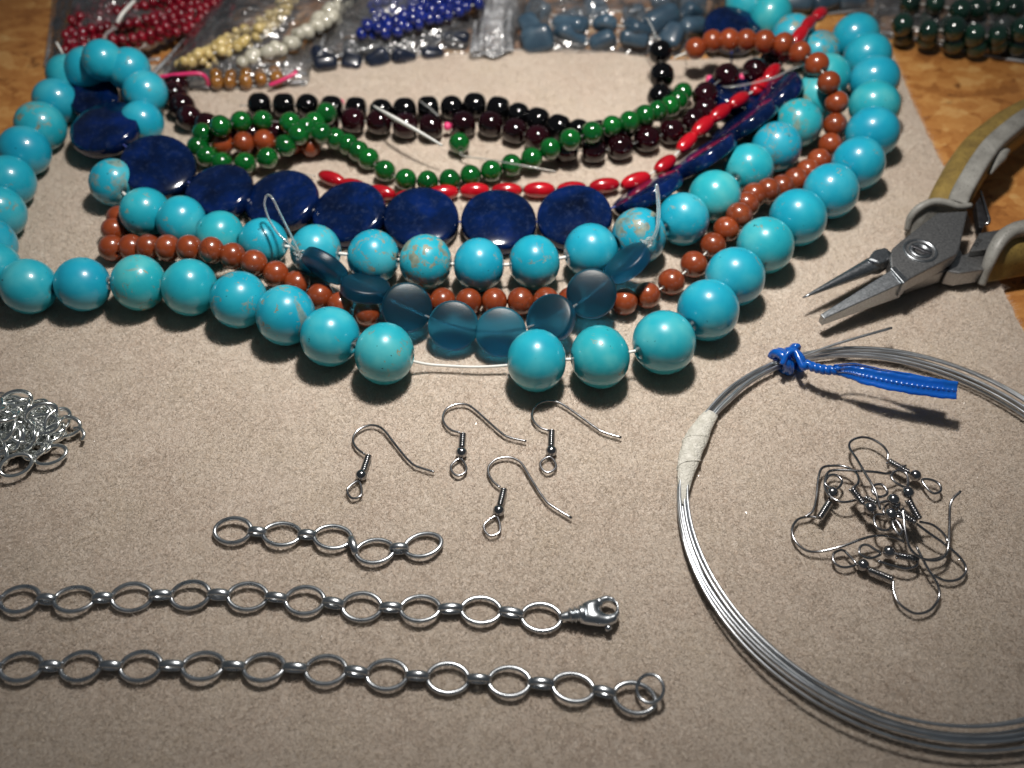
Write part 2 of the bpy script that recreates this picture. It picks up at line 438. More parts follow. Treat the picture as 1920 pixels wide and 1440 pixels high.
edge_px = [(1672, 92), (1700, 160), (1735, 235), (1772, 312), (1815, 400), (1865, 505), (1908, 592), (1960, 700)]
E_ = [P(x, y) for x, y in edge_px]
E_ += [np.array([150., 20, 0]), np.array([-260., 20, 0]), np.array([-262., 230, 0])]
E_ += [P(x, y) for x, y in [(-60, 300), (0, 268), (70, 195), (130, 150), (240, 118), (420, 120), (640, 112), (800, 104), (920, 93), (1040, 89), (1150, 96), (1260, 110), (1420, 104), (1560, 92), (1640, 86)]]
outline = np.array(E_)[:, :2]
def dense(poly, step=4.0):
    out = []
    for i in range(len(poly)):
        a, b_ = poly[i], poly[(i + 1) % len(poly)]; k = max(1, int(np.linalg.norm(b_ - a) / step))
        for j in range(k): out.append(a + (b_ - a) * j / k)
    return np.array(out)
od = dense(outline)
od += rng.normal(0, .25, od.shape)
mat_root = thing('fleece_mat', 'beige fleece bead mat spread over the table under the jewellery', 'mat', (0, 200, 0))
MZ = -.75
V, F = prism([(x, y, MZ) for x, y in od], [(x, y, TZ + .15) for x, y in od])
part('cloth', mesh('cloth', V, F, 'mat_cloth', False), mat_root, (0, 0, 0))

def inside(pts, poly):
    x, y = pts[:, 0], pts[:, 1]; c = np.zeros(len(pts), bool); j = len(poly) - 1
    for i in range(len(poly)):
        xi, yi = poly[i]; xj, yj = poly[j]
        c ^= ((yi > y) != (yj > y)) & (x < (xj - xi) * (y - yi) / (yj - yi + 1e-12) + xi); j = i
    return c
def nap(n):
    q = np.stack([rng.uniform(-262, 245, n), rng.uniform(20, 360, n)], 1)
    q = q[inside(q, outline)]
    keep = np.abs(q[:, 0]) < 92 + .40 * q[:, 1]
    keep |= rng.random(len(q)) < .3
    q = q[keep]; m = len(q)
    x, y = q[:, 0], q[:, 1]
    # lie of the pile: slow swirls plus clumps
    az = .9 * np.sin(x * .05 + 1.2 * np.sin(y * .043)) + .8 * np.sin(y * .061 + x * .021 + 2) - 1.2 + rng.normal(0, 1.9, m)
    lean = np.clip(rng.normal(.85, .34, m), .05, 1.40)
    L = rng.uniform(.7, 1.8, m)
    lng = rng.random(m) < .26; L[lng] = rng.uniform(1.7, 3.4, lng.sum()); lean[lng] = np.clip(rng.normal(.88, .25, lng.sum()), .2, 1.25)
    d = np.stack([np.cos(az) * np.sin(lean), np.sin(az) * np.sin(lean), np.cos(lean)], 1)
    ph = rng.uniform(0, 2 * np.pi, m)
    w = np.stack([np.cos(ph), np.sin(ph), .3 * rng.normal(0, 1, m)], 1)
    w -= d * (w * d).sum(1)[:, None]; w /= np.linalg.norm(w, axis=1)[:, None]; w *= rng.uniform(.032, .068, m)[:, None]
    relief = .16 * np.sin(x * .11 + 1.6 * np.sin(y * .07)) + .14 * np.sin(y * .16 + 1.3 * np.sin(x * .09 + 1)) + .10 * np.sin(x * .37 + y * .29) + .08 * np.sin(y * .55 - x * .41 + 2 * np.sin(x * .13))
    base = np.stack([x, y, MZ - .02 + .22 * relief], 1)
    w[lng] *= .65
    gl_ = rng.random(m) < .006; w[gl_] *= 1.5; L[gl_] = rng.uniform(.25, .5, gl_.sum()); base[gl_, 2] += rng.uniform(.5, .9, gl_.sum())
    V = np.empty((m, 3, 3)); V[:, 0] = base - w; V[:, 1] = base + w; V[:, 2] = base + d * L[:, None]
    V[:, :, 2] = np.minimum(V[:, :, 2], 1.6)
    me = bpy.data.meshes.new('nap'); me.vertices.add(3 * m); me.loops.add(3 * m); me.polygons.add(m)
    base0 = np.array([0, 200, 0.])
    me.vertices.foreach_set('co', ((V - base0) * S).astype(np.float32).ravel())
    me.loops.foreach_set('vertex_index', np.arange(3 * m, dtype=np.int32))
    me.polygons.foreach_set('loop_start', np.arange(0, 3 * m, 3, dtype=np.int32))
    me.update(calc_edges=True); me.materials.append(MATS['mat_nap']); me.materials.append(MATS['nap_glint'])
    me.polygons.foreach_set('material_index', gl_.astype(np.int32)); return me
nap_o = link('nap', nap(2500000), mat_root); nap_o['kind'] = 'stuff'

# ------------------------------------------------------------------ bead strands
PLACED = []          # (centre, radius, strand id)
def settle(pts, r, sid, tol=.7, maxlift=24, auto=True):
    L = []
    arr = np.array([c for c, q, s in PLACED if s != sid]).reshape(-1, 3); rad = np.array([q for c, q, s in PLACED if s != sid])
    for p in pts:
        l = p[2] if len(p) > 2 else 0.0
        if l < 0: L.append(0.0); continue
        if auto and len(arr):
            l0 = l
            while l < l0 + maxlift:
                c = P(p[0], p[1], r + l)
                if np.all(np.linalg.norm(arr - c, axis=1) >= rad + r - tol): break
                l += .5
            else: l = l0
        L.append(l)
    for _ in range(3):
        L = [max(L[i], .42 * (L[max(i - 1, 0)] + L[min(i + 1, len(L) - 1)])) for i in range(len(L))]
    return [P(p[0], p[1], r + l) for p, l in zip(pts, L)]

def tangents(C):
    C = np.array(C); T = np.gradient(C, axis=0) if len(C) > 1 else np.array([[1., 0, 0]])
    return T / np.maximum(np.linalg.norm(T, axis=1), 1e-9)[:, None]

def strand(name, label, cat, pts, r, me, thread='white_thread', group=None, auto=True, bead_name='bead', meshes=None, ends=(4, 4), sid=None, split=None, thread_r=.28):
    sid = sid or name
    C = settle(pts, r, sid, auto=auto); T = tangents(C)
    c0 = np.mean(C, axis=0); root = thing(name, label, cat, (c0[0], c0[1], 0), group)
    for i, (c, t) in enumerate(zip(C, T)):
        mm = meshes[i % len(meshes)] if meshes else me
        part(bead_name, mm, root, c, zquat(t, random.uniform(0, 6.28)))
        PLACED.append((c, r, sid))
    if thread:
        runs = [C] if split is None else [C[:split], C[split:]]
        for R_ in runs:
            if len(R_) < 2: continue
            path = [R_[0] - tangents(R_)[0] * (r + ends[0])] + list(R_) + [R_[-1] + tangents(R_)[-1] * (r + ends[1])]
            path[0][2] = max(path[0][2], .6); path[-1][2] = max(path[-1][2], .6)
            part('thread', mesh('thread', *tube([p - basemm(root) for p in catmull(path, 3)], thread_r, n=6), thread), root, basemm(root))
    return root, C

# outer turquoise strand, from the back right round the front to the curl at the back left
OT = [(1604, 68), (1627, 105), (1640, 149), (1640, 198), (1636, 249), (1609, 307), (1558, 358), (1496, 408), (1435, 460), (1378, 519), (1327.5, 581.5), (1245, 642), (1125, 669), (1006, 676),
      (721, 663), (619, 631), (535.6, 591), (448, 562), (356, 539), (260, 530), (154.7, 533), (53.7, 537), (-14, 505), (-22, 459), (-5, 398), (16, 340), (46, 283), (76, 237), (105, 190),
      (128, 143, 3), (163, 128, 7), (193, 113, 13), (241, 130, 8), (272, 174, 3), (266, 229)]
radT = [9.1, 9.1, 9.2, 9.2, 9.2, 9.2, 9.3, 9.3, 9.3, 9.3, 9.35, 9.35, 9.0, 8.9, 8.9, 8.9, 8.9, 8.7, 8.6, 8.5, 8.5, 8.5, 8.7, 8.8, 8.8, 8.9, 8.9, 8.7, 8.3, 8.0, 8.0, 7.6, 8.2, 8.2, 7.8]
tm = {q: bead_mesh('turquoise_bead', 'turquoise_smooth', q, .9, .97) for q in sorted(set(radT))}
C = [P(p[0], p[1], q + (p[2] if len(p) > 2 else 0)) for p, q in zip(OT, radT)]
T = tangents(C)
root = thing('turquoise_strand', 'outermost strand of big plain turquoise beads, open gap of bare string at front', 'bead strand', (C[13][0], C[13][1], 0), 'strands of turquoise beads on the mat')
for c, t, q in zip(C, T, radT):
    part('bead', tm[q], root, c, zquat(t, random.uniform(0, 6.28))); PLACED.append((c, q, 'OT'))
gapA = catmull([C[13], P(960, 684, 3.2), P(900, 688, 2.2), P(840, 686, 2.0), P(790, 681, 3.0), C[14]], 6)
for path, rr in ((catmull(C[:14], 4), .45), (gapA, .42), (catmull(C[14:], 4), .45)):
    part('thread', mesh('thread', *tube([p - basemm(root) for p in path], rr, n=8), 'white_thread'), root, basemm(root))

IT = [(212, 342), (272, 398), (340, 415), (413, 442), (494, 455), (592, 470), (700, 482), (798, 491), (898, 497), (1002, 492), (1108, 471), (1198, 443), (1281, 411), (1340, 368), (1404, 316), (1456, 275), (1497, 231), (1532, 182), (1550, 143), (1534, 98), (1487, 68), (1445, 28), (1400, 4)]
radI = [7.9, 8.3, 8.2, 7.9, 8.0, 8.4, 8.5, 8.5, 8.3, 8.6, 8.9, 8.9, 8.8, 8.8, 8.5, 8.6, 8.7, 8.5, 8.5, 8.2, 8.6, 8.8, 8.8]
ti = {q: bead_mesh('veined_bead', 'turquoise_veined', q, 1.1, .96) for q in sorted(set(radI))}
C = [P(x, y, q) for (x, y), q in zip(IT, radI)]; T = tangents(C)
root = thing('turquoise_strand', 'inner strand of turquoise beads with tan veins, behind the brown and teal beads', 'bead strand', (C[9][0], C[9][1], 0), 'strands of turquoise beads on the mat')
for c, t, q in zip(C, T, radI):
    part('bead', ti[q], root, c, zquat(t, random.uniform(0, 6.28))); PLACED.append((c, q, 'IT'))
part('thread', mesh('thread', *tube([p - basemm(root) for p in catmull(C, 4)], .5, n=8), 'white_thread'), root, basemm(root))

# lapis coins: thick lens-shaped discs bored across
def coin_mesh(name, mat, R, th, edge, n=40):
    pr = []
    for i in range(9):
        a = math.pi / 2 * i / 8; pr.append((R * math.sin(a * .92) / math.sin(math.pi / 2 * .92), edge + (th - edge) * math.cos(a)))
    prof = [(0.01, th)] + pr[1:-1] + [(R * .985, edge * .75), (R, edge * .3), (R, -edge * .3), (R * .985, -edge * .75)] + [(r, -z) for r, z in pr[1:-1][::-1]] + [(0.01, -th)]
    V, F = lathe(prof[::-1], n); return mesh(name, V, F, mat)
lap = coin_mesh('lapis_coin', 'lapis', 12.4, 3.6, 2.0); lap_s = coin_mesh('lapis_coin_small', 'lapis', 11.6, 3.7, 2.2)
nz = lambda x, y, z: np.array([x, y, z]) / np.linalg.norm([x, y, z])
def tilt(px, py, side, ratio):       # disc normal so that the coin shows that much of its face, turned towards `side` in the picture
    v_ = np.array([0, 0, CAMH]) - P(px, py, 8); v_ /= np.linalg.norm(v_)
    s_ = side[0] * np.array([1., 0, 0]) + side[1] * np.array([0, math.sin(PITCH), math.cos(PITCH)]); s_ -= v_ * (s_ @ v_); s_ /= np.linalg.norm(s_)
    return tuple(ratio * v_ + math.sqrt(1 - ratio * ratio) * s_)
lap_e = coin_mesh('lapis_coin_thin', 'lapis', 12.6, 2.9, 1.9)
lap_t = coin_mesh('lapis_coin_tiny', 'lapis', 9.0, 3.3, 2.2)
LP = [((178, 186), 8, (.1, -.3, 1), lap_t), ((199, 243), 9, (-.10, -.12, 1), lap), ((297, 315), 9, (.22, -.28, 1), lap), ((413, 362), 5.5, (-.10, -.10, 1), lap_s), ((530, 379), 5, (-.12, -.16, 1), lap),
      ((656, 402), 4.5, (-.16, -.20, 1), lap), ((790, 413), 4.5, (.02, -.18, 1), lap), ((935, 417), 4.5, (.05, -.16, 1), lap), ((1077, 409), 5, (-.12, -.2, 1), lap),
      ((1214, 363), 7.2, tilt(1214, 363, (-.45, .9), .16), lap_e), ((1318, 295), 8.2, tilt(1318, 295, (-.5, .87), .14), lap_e), ((1396, 231), 8.6, tilt(1396, 231, (-.5, .85), .16), lap_e), ((1450, 184), 8.8, tilt(1450, 184, (-.6, .8), .3), lap_s), ((1378, 180), 5, (.2, .1, 1), lap_s), ((1372, 58), 6, (.1, -.2, 1), lap_s)]
cc = [P(x, y, z) for (x, y), z, n_, m_ in LP]
root = thing('lapis_strand', 'strand of dark blue lapis coin beads with gold flecks inside the turquoise strand', 'bead strand', (cc[6][0], cc[6][1], 0))
for c, (xy, z, n_, m_) in zip(cc, LP):
    n_ = nz(*n_); part('coin_bead', m_, root, c, zquat(n_, random.uniform(0, 6.28)))
    u = np.cross(n_, [1, 0, 0]); u /= np.linalg.norm(u); w = np.cross(n_, u)
    for k in range(7):
        o = np.zeros(3) if k == 6 else 9.5 * (u * math.cos(k * math.pi / 3) + w * math.sin(k * math.pi / 3))
        PLACED.append((c + o, 2.8, 'LP'))
part('thread', mesh('thread', *tube([p - basemm(root) for p in catmull(cc, 4)], .35, n=6), 'blue_thread'), root, basemm(root))

# garnet and onyx strands at the back
garnet = bead_mesh('garnet_bead', 'garnet', 4.75, .5, .97, 2.3); garnet2 = bead_mesh('garnet_bead_b', 'garnet', 4.6, .5, .95, 2.6)
onyx = [bead_mesh('onyx_bead', 'onyx', 4.6, .5, .95, 2.6), bead_mesh('onyx_bead_b', 'onyx', 4.6, .5, .88, 3.2), bead_mesh('onyx_bead_c', 'onyx', 4.5, .5, .98, 2.2)]
KT = [(487, 198), (533, 198), (577, 198), (622, 203), (668, 206), (715, 208), (759, 207), (803, 204), (847, 202), (890, 198), (934, 205), (972, 215), (1008, 225), (1047, 239), (1085, 247), (1125, 249), (1165, 243), (1205, 222), (1237, 182), (1241, 142, 2), (1238, 98, 8)]
onyx_root, onyx_c = strand('onyx_strand', 'strand of glossy black barrel beads behind the dark red ones, its end standing up', 'bead strand', KT, 4.3, None, 'clear_nylon', meshes=onyx, ends=(3, 2), thread_r=.35)
RT = [(331, 158), (327, 177), (341, 199), (355, 221), (388, 236), (428, 248), (472, 252), (516, 248), (562, 241), (612, 230), (662, 226), (711, 229), (760, 236), (808, 238), (869, 233), (920, 234), (965, 246), (1008, 259), (1060, 281), (1113, 282), (1163, 276), (1213, 261), (1259, 247), (1300, 227), (1322, 206), (1322, 178), (1362, 143), (1415, 133), (1448, 112)]
gar_root, gar_c = strand('garnet_strand', 'strand of dark red garnet beads with tiny pink spacers behind the green strand', 'bead strand', RT, 4.3, None, 'clear_nylon', meshes=[garnet, garnet2, garnet])
pk = bead_mesh('pink_spacer', 'pink_bead', 1.6, .4, .9)
for x, y, z in ((638, 193, 3.5), (839, 237, 4), (1330, 149, 4), (1392, 145, 5)):
    part('spacer', pk, gar_root, P(x, y, z), zquat((1, .1, 0)))

# red jasper strand
jas = [bead_mesh('jasper_bead', 'red_jasper', q, .55, .97) for q in (4.3, 4.2, 4.25)]
JS = [(417, 270), (457, 268), (495, 264), (548, 268), (582, 274)]
strand('jasper_strand', 'short run of orange brown beads seen inside the green loop', 'bead strand', JS, 3.8, None, 'white_thread', meshes=[bead_mesh('jasper_bead_s', 'red_jasper', 3.95, .5, .97)], ends=(2, 2))
JT = [(224, 409, -1), (214, 432, -1), (210, 465, -1), (246, 464), (278, 463), (315, 465), (355, 466), (396, 469), (436, 480), (476, 493), (517, 514), (557, 532), (600, 556), (638, 573), (688, 586), (740, 574), (785, 568), (830, 565), (879, 566), (927, 565), (976, 565), (1024, 565), (1070, 563), (1120, 565), (1171, 566), (1214, 554), (1259, 529), (1301, 496), (1337, 460), (1362, 430), (1386, 404), (1400, 383), (1414, 366), (1440, 357), (1466, 350), (1492, 337), (1515, 321), (1536, 301), (1557, 271), (1566, 234), (1569, 192, 4), (1554, 155, 9), (1532, 121, 14), (1500, 99, 15), (1469, 82, 14), (1433, 78, 14), (1399, 75, 13), (1367, 75, 12), (1336, 77, 11), (1304, 91, 9)]
jas_root, jas_c = strand('jasper_strand', 'long strand of round red brown jasper beads between the two turquoise strands', 'bead strand', JT, 4.05, None, 'white_thread', meshes=jas, ends=(2, 5))

# coral rice beads
def rice_mesh(name, mat, L, R, n=14):
    pr = []
    for i in range(n):
        t = -1 + 2 * i / (n - 1); pr.append((max(R * math.sqrt(max(0, 1 - abs(t) ** 2.1)), .45), L / 2 * t))
    pr = pr[::1] + [(.35, L * .3), (.35, -L * .3)]
    V, F = lathe(pr, 22, True); return mesh(name, V, F, mat)
rice = [rice_mesh('coral_bead', 'coral', l, q) for l, q in ((11.2, 2.6), (11.6, 2.75), (10.8, 2.6))]
CT = [(622, 335), (665, 350), (715, 361), (770, 370), (830, 362), (890, 357), (950, 357), (1011, 356), (1072, 354), (1133, 348), (1192, 339), (1247, 308, 2), (1288, 267, 3), (1318, 237, 3), (1350, 212, 3), (1385, 188, 3), (1425, 162, 4), (1447, 138, 6), (1478, 97, 10), (1498, 68, 14), (1516, 45, 15), (1537, 27, 13)]
red_root, red_c = strand('coral_strand', 'strand of shiny bright red oval beads between the green beads and blue coins', 'bead strand', CT, 2.65, None, 'white_thread', meshes=rice, ends=(0, 0))

# green glass strand with a loop at its left end
grn = bead_mesh('green_bead', 'green_glass', 3.9, .45, .99)
GT = [(1280, 174, 1), (1271, 188), (1256, 199), (1233, 208), (1209, 217), (1180, 229), (1147, 237), (1110, 249), (1069, 262), (1032, 279), (997, 297), (959, 310), (921, 321), (882, 330), (843, 338), (802, 341), (761, 337), (722, 321), (691, 298), (672, 284), (652, 271), (629, 260), (603, 250), (575, 241), (544, 231), (493, 227), (452, 229), (414, 237), (381, 251), (371, 275), (388, 293), (416, 305), (460, 306), (501, 296), (535, 273), (560, 252, 6), (590, 230, 7), (612, 213, 5)]
grn_root, grn_c = strand('green_strand', 'long strand of translucent green round beads looped at its left end', 'bead strand', GT, 3.7, grn, 'clear_nylon', ends=(2, 2))
root = thing('green_bead_on_string', 'single green bead on a loose clear string in front of the dark beads', 'bead', P(861, 269, 0))
part('bead', grn, root, P(861, 269, 4.2), zquat((.2, -1, .1)))
part('string', mesh('string', *tube([p - basemm(root) for p in catmull([P(861, 268, 5), P(864, 284, 3.5), P(868, 292, 2.5), P(915, 299, 6), P(960, 307, 9), P(1000, 314, 9), P(1042, 322, 8)], 6)], .38, n=8), 'clear_nylon'), root, basemm(root))

# frosted teal glass coins with wire-like nylon loops at both ends
tg = coin_mesh('teal_coin', 'frosted_teal_glass', 7.5, 2.7, 1.5)
up = np.array([0, -.62, .78])
TL = [((609, 499), 11, tilt(609, 499, (-.56, -.83), .30)), ((685, 541), 9, tilt(685, 541, (.12, 1), .42)), ((763, 577), 8.5, (.18, -.62, .76)), ((850, 611), 6.5, (0, -.62, .78)), ((939, 623), 6.2, (0, -.60, .80)), ((1033, 598), 8.5, (-.45, -.35, .82)), ((1109, 551), 10.5, (-.10, -.62, .78)), ((1177, 493), 13, tilt(1177, 493, (-.6, .8), .42))]
cc = [P(x, y, z) for (x, y), z, n_ in TL]
root = thing('teal_glass_strand', 'short strand of frosted teal glass coins lying across the brown beads', 'bead strand', (cc[4][0], cc[4][1], 0))
for c, (xy, z, n_) in zip(cc, TL):
    part('coin_bead', tg, root, c, zquat(nz(*n_))); PLACED.append((c, 4, 'TL'))
path = catmull([P(566, 483, 13)] + cc + [P(1212, 458, 16)], 5)
part('thread', mesh('thread', *tube([p - basemm(root) for p in path], .38, n=6), 'clear_nylon'), root, basemm(root))
lpts = [P(560, 474, 13.5), P(540, 455, 16), P(520, 436, 18), P(503, 408, 21), P(496, 383, 24), P(501, 366, 26), P(511, 372, 26), P(524, 398, 23), P(540, 430, 19), P(556, 462, 15), P(564, 480, 13)]
part('loop', mesh('loop', *tube([p - basemm(root) for p in catmull(lpts, 6)], .36, n=8), 'clear_nylon'), root, basemm(root))
rpts = [P(1214, 456, 16), P(1226, 447, 18), P(1234, 425, 20), P(1237, 388, 24), P(1233, 351, 28), P(1230, 350, 28), P(1233, 388, 25), P(1231, 425, 21), P(1222, 449, 18), P(1216, 458, 16)]
part('loop', mesh('loop', *tube([p - basemm(root) for p in catmull(rpts, 6)], .34, n=8), 'clear_nylon'), root, basemm(root))
def knot(c, s):
    pts = []
    for k in range(36):
        t = 2 * math.pi * k / 36
        pts.append(np.array(c) + s * np.array([math.sin(t) + 2 * math.sin(2 * t), math.cos(t) - 2 * math.cos(2 * t), -math.sin(3 * t)]))
    return tube(pts, s * .62, True, 7)
for c, s in ((P(562, 478, 13.5), .62), (P(1214, 455, 16.5), .72)):
    V, F = knot(c, s); part('knot', mesh('knot', [np.array(p) - basemm(root) for p in V], F, 'clear_nylon'), root, basemm(root))

# loose nylon ends lying over the back strands
def string(label, pts, r, mat='clear_nylon', flat=1.0):
    C_ = catmull(pts, 6); base = np.array([C_[0][0], C_[0][1], 0])
    o = link('nylon_string', mesh('nylon_string', *tube(C_ - base, r, n=8, flat=flat), mat), None, base); tag(o, label, 'string', 'loose string ends')
string('flat white nylon string end lying diagonally over the dark beads', [P(700, 199, 10), P(740, 222, 13), P(785, 247, 13), P(829, 273, 11)], np.concatenate([np.linspace(.5, .95, 7), np.linspace(.95, .45, 12)]), 'white_thread', .6)
string('thin clear string crossing the black beads above the pink spacer', [P(788, 190, 10), P(806, 203, 11), P(822, 217, 10)], .35)
string('clear double string stretched over the red beads below the brown row', [P(1326, 165, 9), P(1380, 162, 10), P(1447, 147, 15), P(1482, 131, 16), P(1506, 122, 15)], .45)
string('short clear string end hanging from the first brown bead', [P(1288, 92, 10), P(1284, 105, 6), P(1287, 120, 2)], .4)
string('clear string rising from the upright black beads into the bag', [P(1236, 84, 14), P(1228, 64, 18), P(1217, 40, 20), P(1212, 34, 20)], .4)
string('fine clear string lying on the mat near the left red bead', [P(548, 320, 1.0), P(566, 325, 1.2), P(590, 330, 1.0)], .25)

# ------------------------------------------------------------------ steel wire coil with blue tie and tape
CX, CY, CR = 101.4, 127.7, 59.0
coil_root = thing('wire_coil', 'coil of silver wire bound with a blue twist tie and white tape', 'wire coil', (CX, CY, 0))
def ang_of(px, py):
    q = P(px, py, 2); return math.atan2(q[1] - CY, q[0] - CX)
A_TIE = ang_of(1478, 682); A_TAPE = ang_of(1296, 850)
def coil_pt(th, u, ph, zz):
    d = abs((th - A_TIE + math.pi) % (2 * math.pi) - math.pi); d2 = abs((th - A_TAPE + math.pi) % (2 * math.pi) - math.pi)
    s = 1 - math.exp(-(min(d, d2) / .75) ** 2)                       # bundle opens away from tie and tape
    wid = 2.3 + 3.6 * s
    uu = min(1, max(0, u + .16 * math.sin(th * 1.0 + ph) + .10 * math.sin(2 * th + 2.3 * ph)))
    r = CR - .5 - wid * uu
    z = .9 + zz * (1.0 + 1.1 * s) + .5 * s * math.sin(th * 2 + ph)
    return np.array([CX + r * math.cos(th), CY + r * math.sin(th), max(z, .5)])
NW = 8
for k in range(NW):
    u = k / (NW - 1); ph = random.uniform(0, 6.28); zz = random.uniform(.1, 2.2) * (1 - abs(u - .5))
    pts = [coil_pt(2 * math.pi * i / 120, u, ph, zz) - basemm(coil_root) for i in range(120)]
    part('wire', mesh('wire', *tube(pts, .39, True, 8), 'coil_wire'), coil_root, basemm(coil_root))
endp = catmull([coil_pt(A_TIE + .08, .2, 0, 2.0), P(1505, 668, 4), P(1559, 648, 5), P(1615, 631, 6), P(1672, 615, 6.5)], 6)
part('wire_end', mesh('wire_end', *tube(endp - basemm(coil_root), .42, n=8), 'coil_wire'), coil_root, basemm(coil_root))
# tape sleeve round the bundle
def sleeve(a0, a1, n, half, hz, mat, name, ends):
    path = []; rr = []
    for i in range(n):
        t = i / (n - 1); th = a0 + (a1 - a0) * t
        path.append(np.array([CX + (CR - 1.9) * math.cos(th), CY + (CR - 1.9) * math.sin(th), 2.2]) - basemm(coil_root))
        rr.append(half * (1 + .05 * math.sin(9 * t) + .025 * math.sin(23 * t + 1)) * ends(t))
    return mesh(name, *tube(path, rr, n=14, flat=hz, up=(0, 0, 1)), mat)
a_hi = ang_of(1338, 778); a_lo = ang_of(1296, 948)
if a_lo < a_hi: a_lo += 2 * math.pi
part('tape', sleeve(a_hi, a_lo, 26, 1.6, 1.95, 'masking_tape', 'tape', lambda t: (.62 + .4 * min(1, t / .35)) if t < .5 else 1.02 - .88 * ((t - .5) / .5) ** 1.2), coil_root, basemm(coil_root))
hel = []
for i in range(70):                                   # raised edge of the wound tape
    t = i / 69; th = a_hi + (a_lo - a_hi) * (.06 + .62 * t); ps = 2 * math.pi * 2.2 * t + .6; k_ = (.62 + .4 * min(1, (.06 + .62 * t) / .35)) if t < .7 else 1.02 - .88 * max(0, (.06 + .62 * t - .5) / .5) ** 1.2
    c_ = np.array([CX + (CR - 1.9) * math.cos(th), CY + (CR - 1.9) * math.sin(th), 2.2]); r_ = np.array([math.cos(th), math.sin(th), 0])
    hel.append(c_ + (r_ * math.sin(ps) * 1.95 + np.array([0, 0, 1]) * math.cos(ps)) * 1.6 * k_ * 1.01 - basemm(coil_root))
part('tape_edge', mesh('tape_edge', *tube(np.array(hel), .16, n=6), 'masking_tape'), coil_root, basemm(coil_root))
# blue tie: wraps, twisted neck, ribbon tails
tc_ = np.array([CX + (CR - 1.9) * math.cos(A_TIE), CY + (CR - 1.9) * math.sin(A_TIE), 2.8])
tang = np.array([-math.sin(A_TIE), math.cos(A_TIE), 0]); rad = np.array([math.cos(A_TIE), math.sin(A_TIE), 0])
wr = []
for i in range(90):
    t = i / 89; a = t * 2 * math.pi * 3.2; k = (t - .5) * 7.0 + .7 * math.sin(a * .5)
    R_ = 2.7 + .5 * math.sin(a * 1.3)
    wr.append(tc_ + tang * -k + rad * R_ * 1.05 * math.cos(a) + np.array([0, 0, 1]) * R_ * .95 * math.sin(a))
tw = part('twist_tie', mesh('twist_tie', *tube(np.array(wr) - basemm(coil_root), 1.5, n=8, flat=.9), 'blue_plastic'), coil_root, basemm(coil_root))
def tsub(nm, me, root, loc_):
    return link(nm, me, tw, (0, 0, 0))
kn = catmull([P(1466, 684, 5.5), P(1476, 664, 7.4), P(1490, 660, 7.6), P(1498, 674, 7.2), P(1506, 690, 6.5), P(1514, 682, 7.5), P(1526, 692, 7.2)], 6)
tsub('tie_knot', mesh('tie_knot', *tube(kn - basemm(coil_root), 1.2, n=8, flat=.7), 'blue_plastic'), coil_root, basemm(coil_root))
# twisted neck
nk = catmull([P(1512, 683, 7), P(1530, 690, 7.6), P(1550, 694, 8.2), P(1572, 694, 9)], 8); tws = []
for ph in (0, math.pi):
    hel = []
    for i, p in enumerate(nk):
        a = i * .75 + ph; hel.append(p + .75 * np.array([.2 * math.cos(a), math.cos(a), math.sin(a)]))
    tws.append(tube(np.array(hel) - basemm(coil_root), .8, n=8))
tsub('tie_neck', mesh('tie_neck', *join(*tws), 'blue_plastic'), coil_root, basemm(coil_root))
def ribbon(pts, w, ups, rib=.38, thick=.10):
    C_ = catmull(pts, 24); n = len(C_); T_ = tangents(C_); V = []; F = []
    for i in range(n):
        t = i / (n - 1) * (len(w) - 1); k = min(int(t), len(w) - 2); ww = (w[k] + (w[k + 1] - w[k]) * (t - k)) * (1 + .04 * math.sin(i * .31) + .02 * math.sin(i * .77))
        u_ = np.array(ups[k]) + (np.array(ups[k + 1]) - np.array(ups[k])) * (t - k)
        u_ = u_ - T_[i] * (u_ @ T_[i]); u_ /= np.linalg.norm(u_); nn = np.cross(T_[i], u_)
        if nn[2] < 0: nn = -nn
        rb = rib * (.75 + .35 * math.sin(i * 1.57)); lift = .28 * ww * (1 + .3 * math.sin(i * .12))
        prof = [(-1, lift + thick), (-.6, lift * .45 + thick), (-.2, thick), (-.12, rb), (0, rb + .15), (.12, rb), (.2, thick), (.6, lift * .3 + thick), (1, lift * .55 + thick), (1, lift * .55 - thick), (.6, lift * .3 - thick), (0, -thick - .15), (-.6, lift * .45 - thick), (-1, lift - thick)]
        m_ = len(prof)
        for a, b_ in prof: V.append(C_[i] + u_ * a * ww + nn * b_)
    for i in range(n - 1):
        for k in range(m_): F.append((i * m_ + k, i * m_ + (k + 1) % m_, (i + 1) * m_ + (k + 1) % m_, (i + 1) * m_ + k))
    F.append(tuple(range(m_))); F.append(tuple((n - 1) * m_ + k for k in range(m_)))
    return [v_ - basemm(coil_root) for v_ in V], F
cu = (0, .75, .62)
r1 = ribbon([P(1562, 695, 9), P(1590, 697, 9.2), P(1625, 706, 9.6), P(1680, 717, 10), P(1738, 726, 10.4), P(1794, 732, 10.8)], [1.0, 1.7, 2.3, 2.5, 2.5, 2.55], [(0, .2, 1), (0, .5, .9), cu, cu, cu, cu])
r2 = ribbon([P(1562, 688, 9.5), P(1600, 686, 9.2), P(1650, 695, 9.2), P(1715, 712, 9.4), P(1768, 726, 9.6)], [.9, 1.0, .8, 1.5, 2.0], [(0, .2, 1), (0, .3, 1), (0, .1, 1), (0, .8, .5), (0, .9, .3)])
for r_ in (r1, r2): tsub('tie_tail', mesh('tie_tail', *r_, 'blue_plastic'), coil_root, basemm(coil_root))

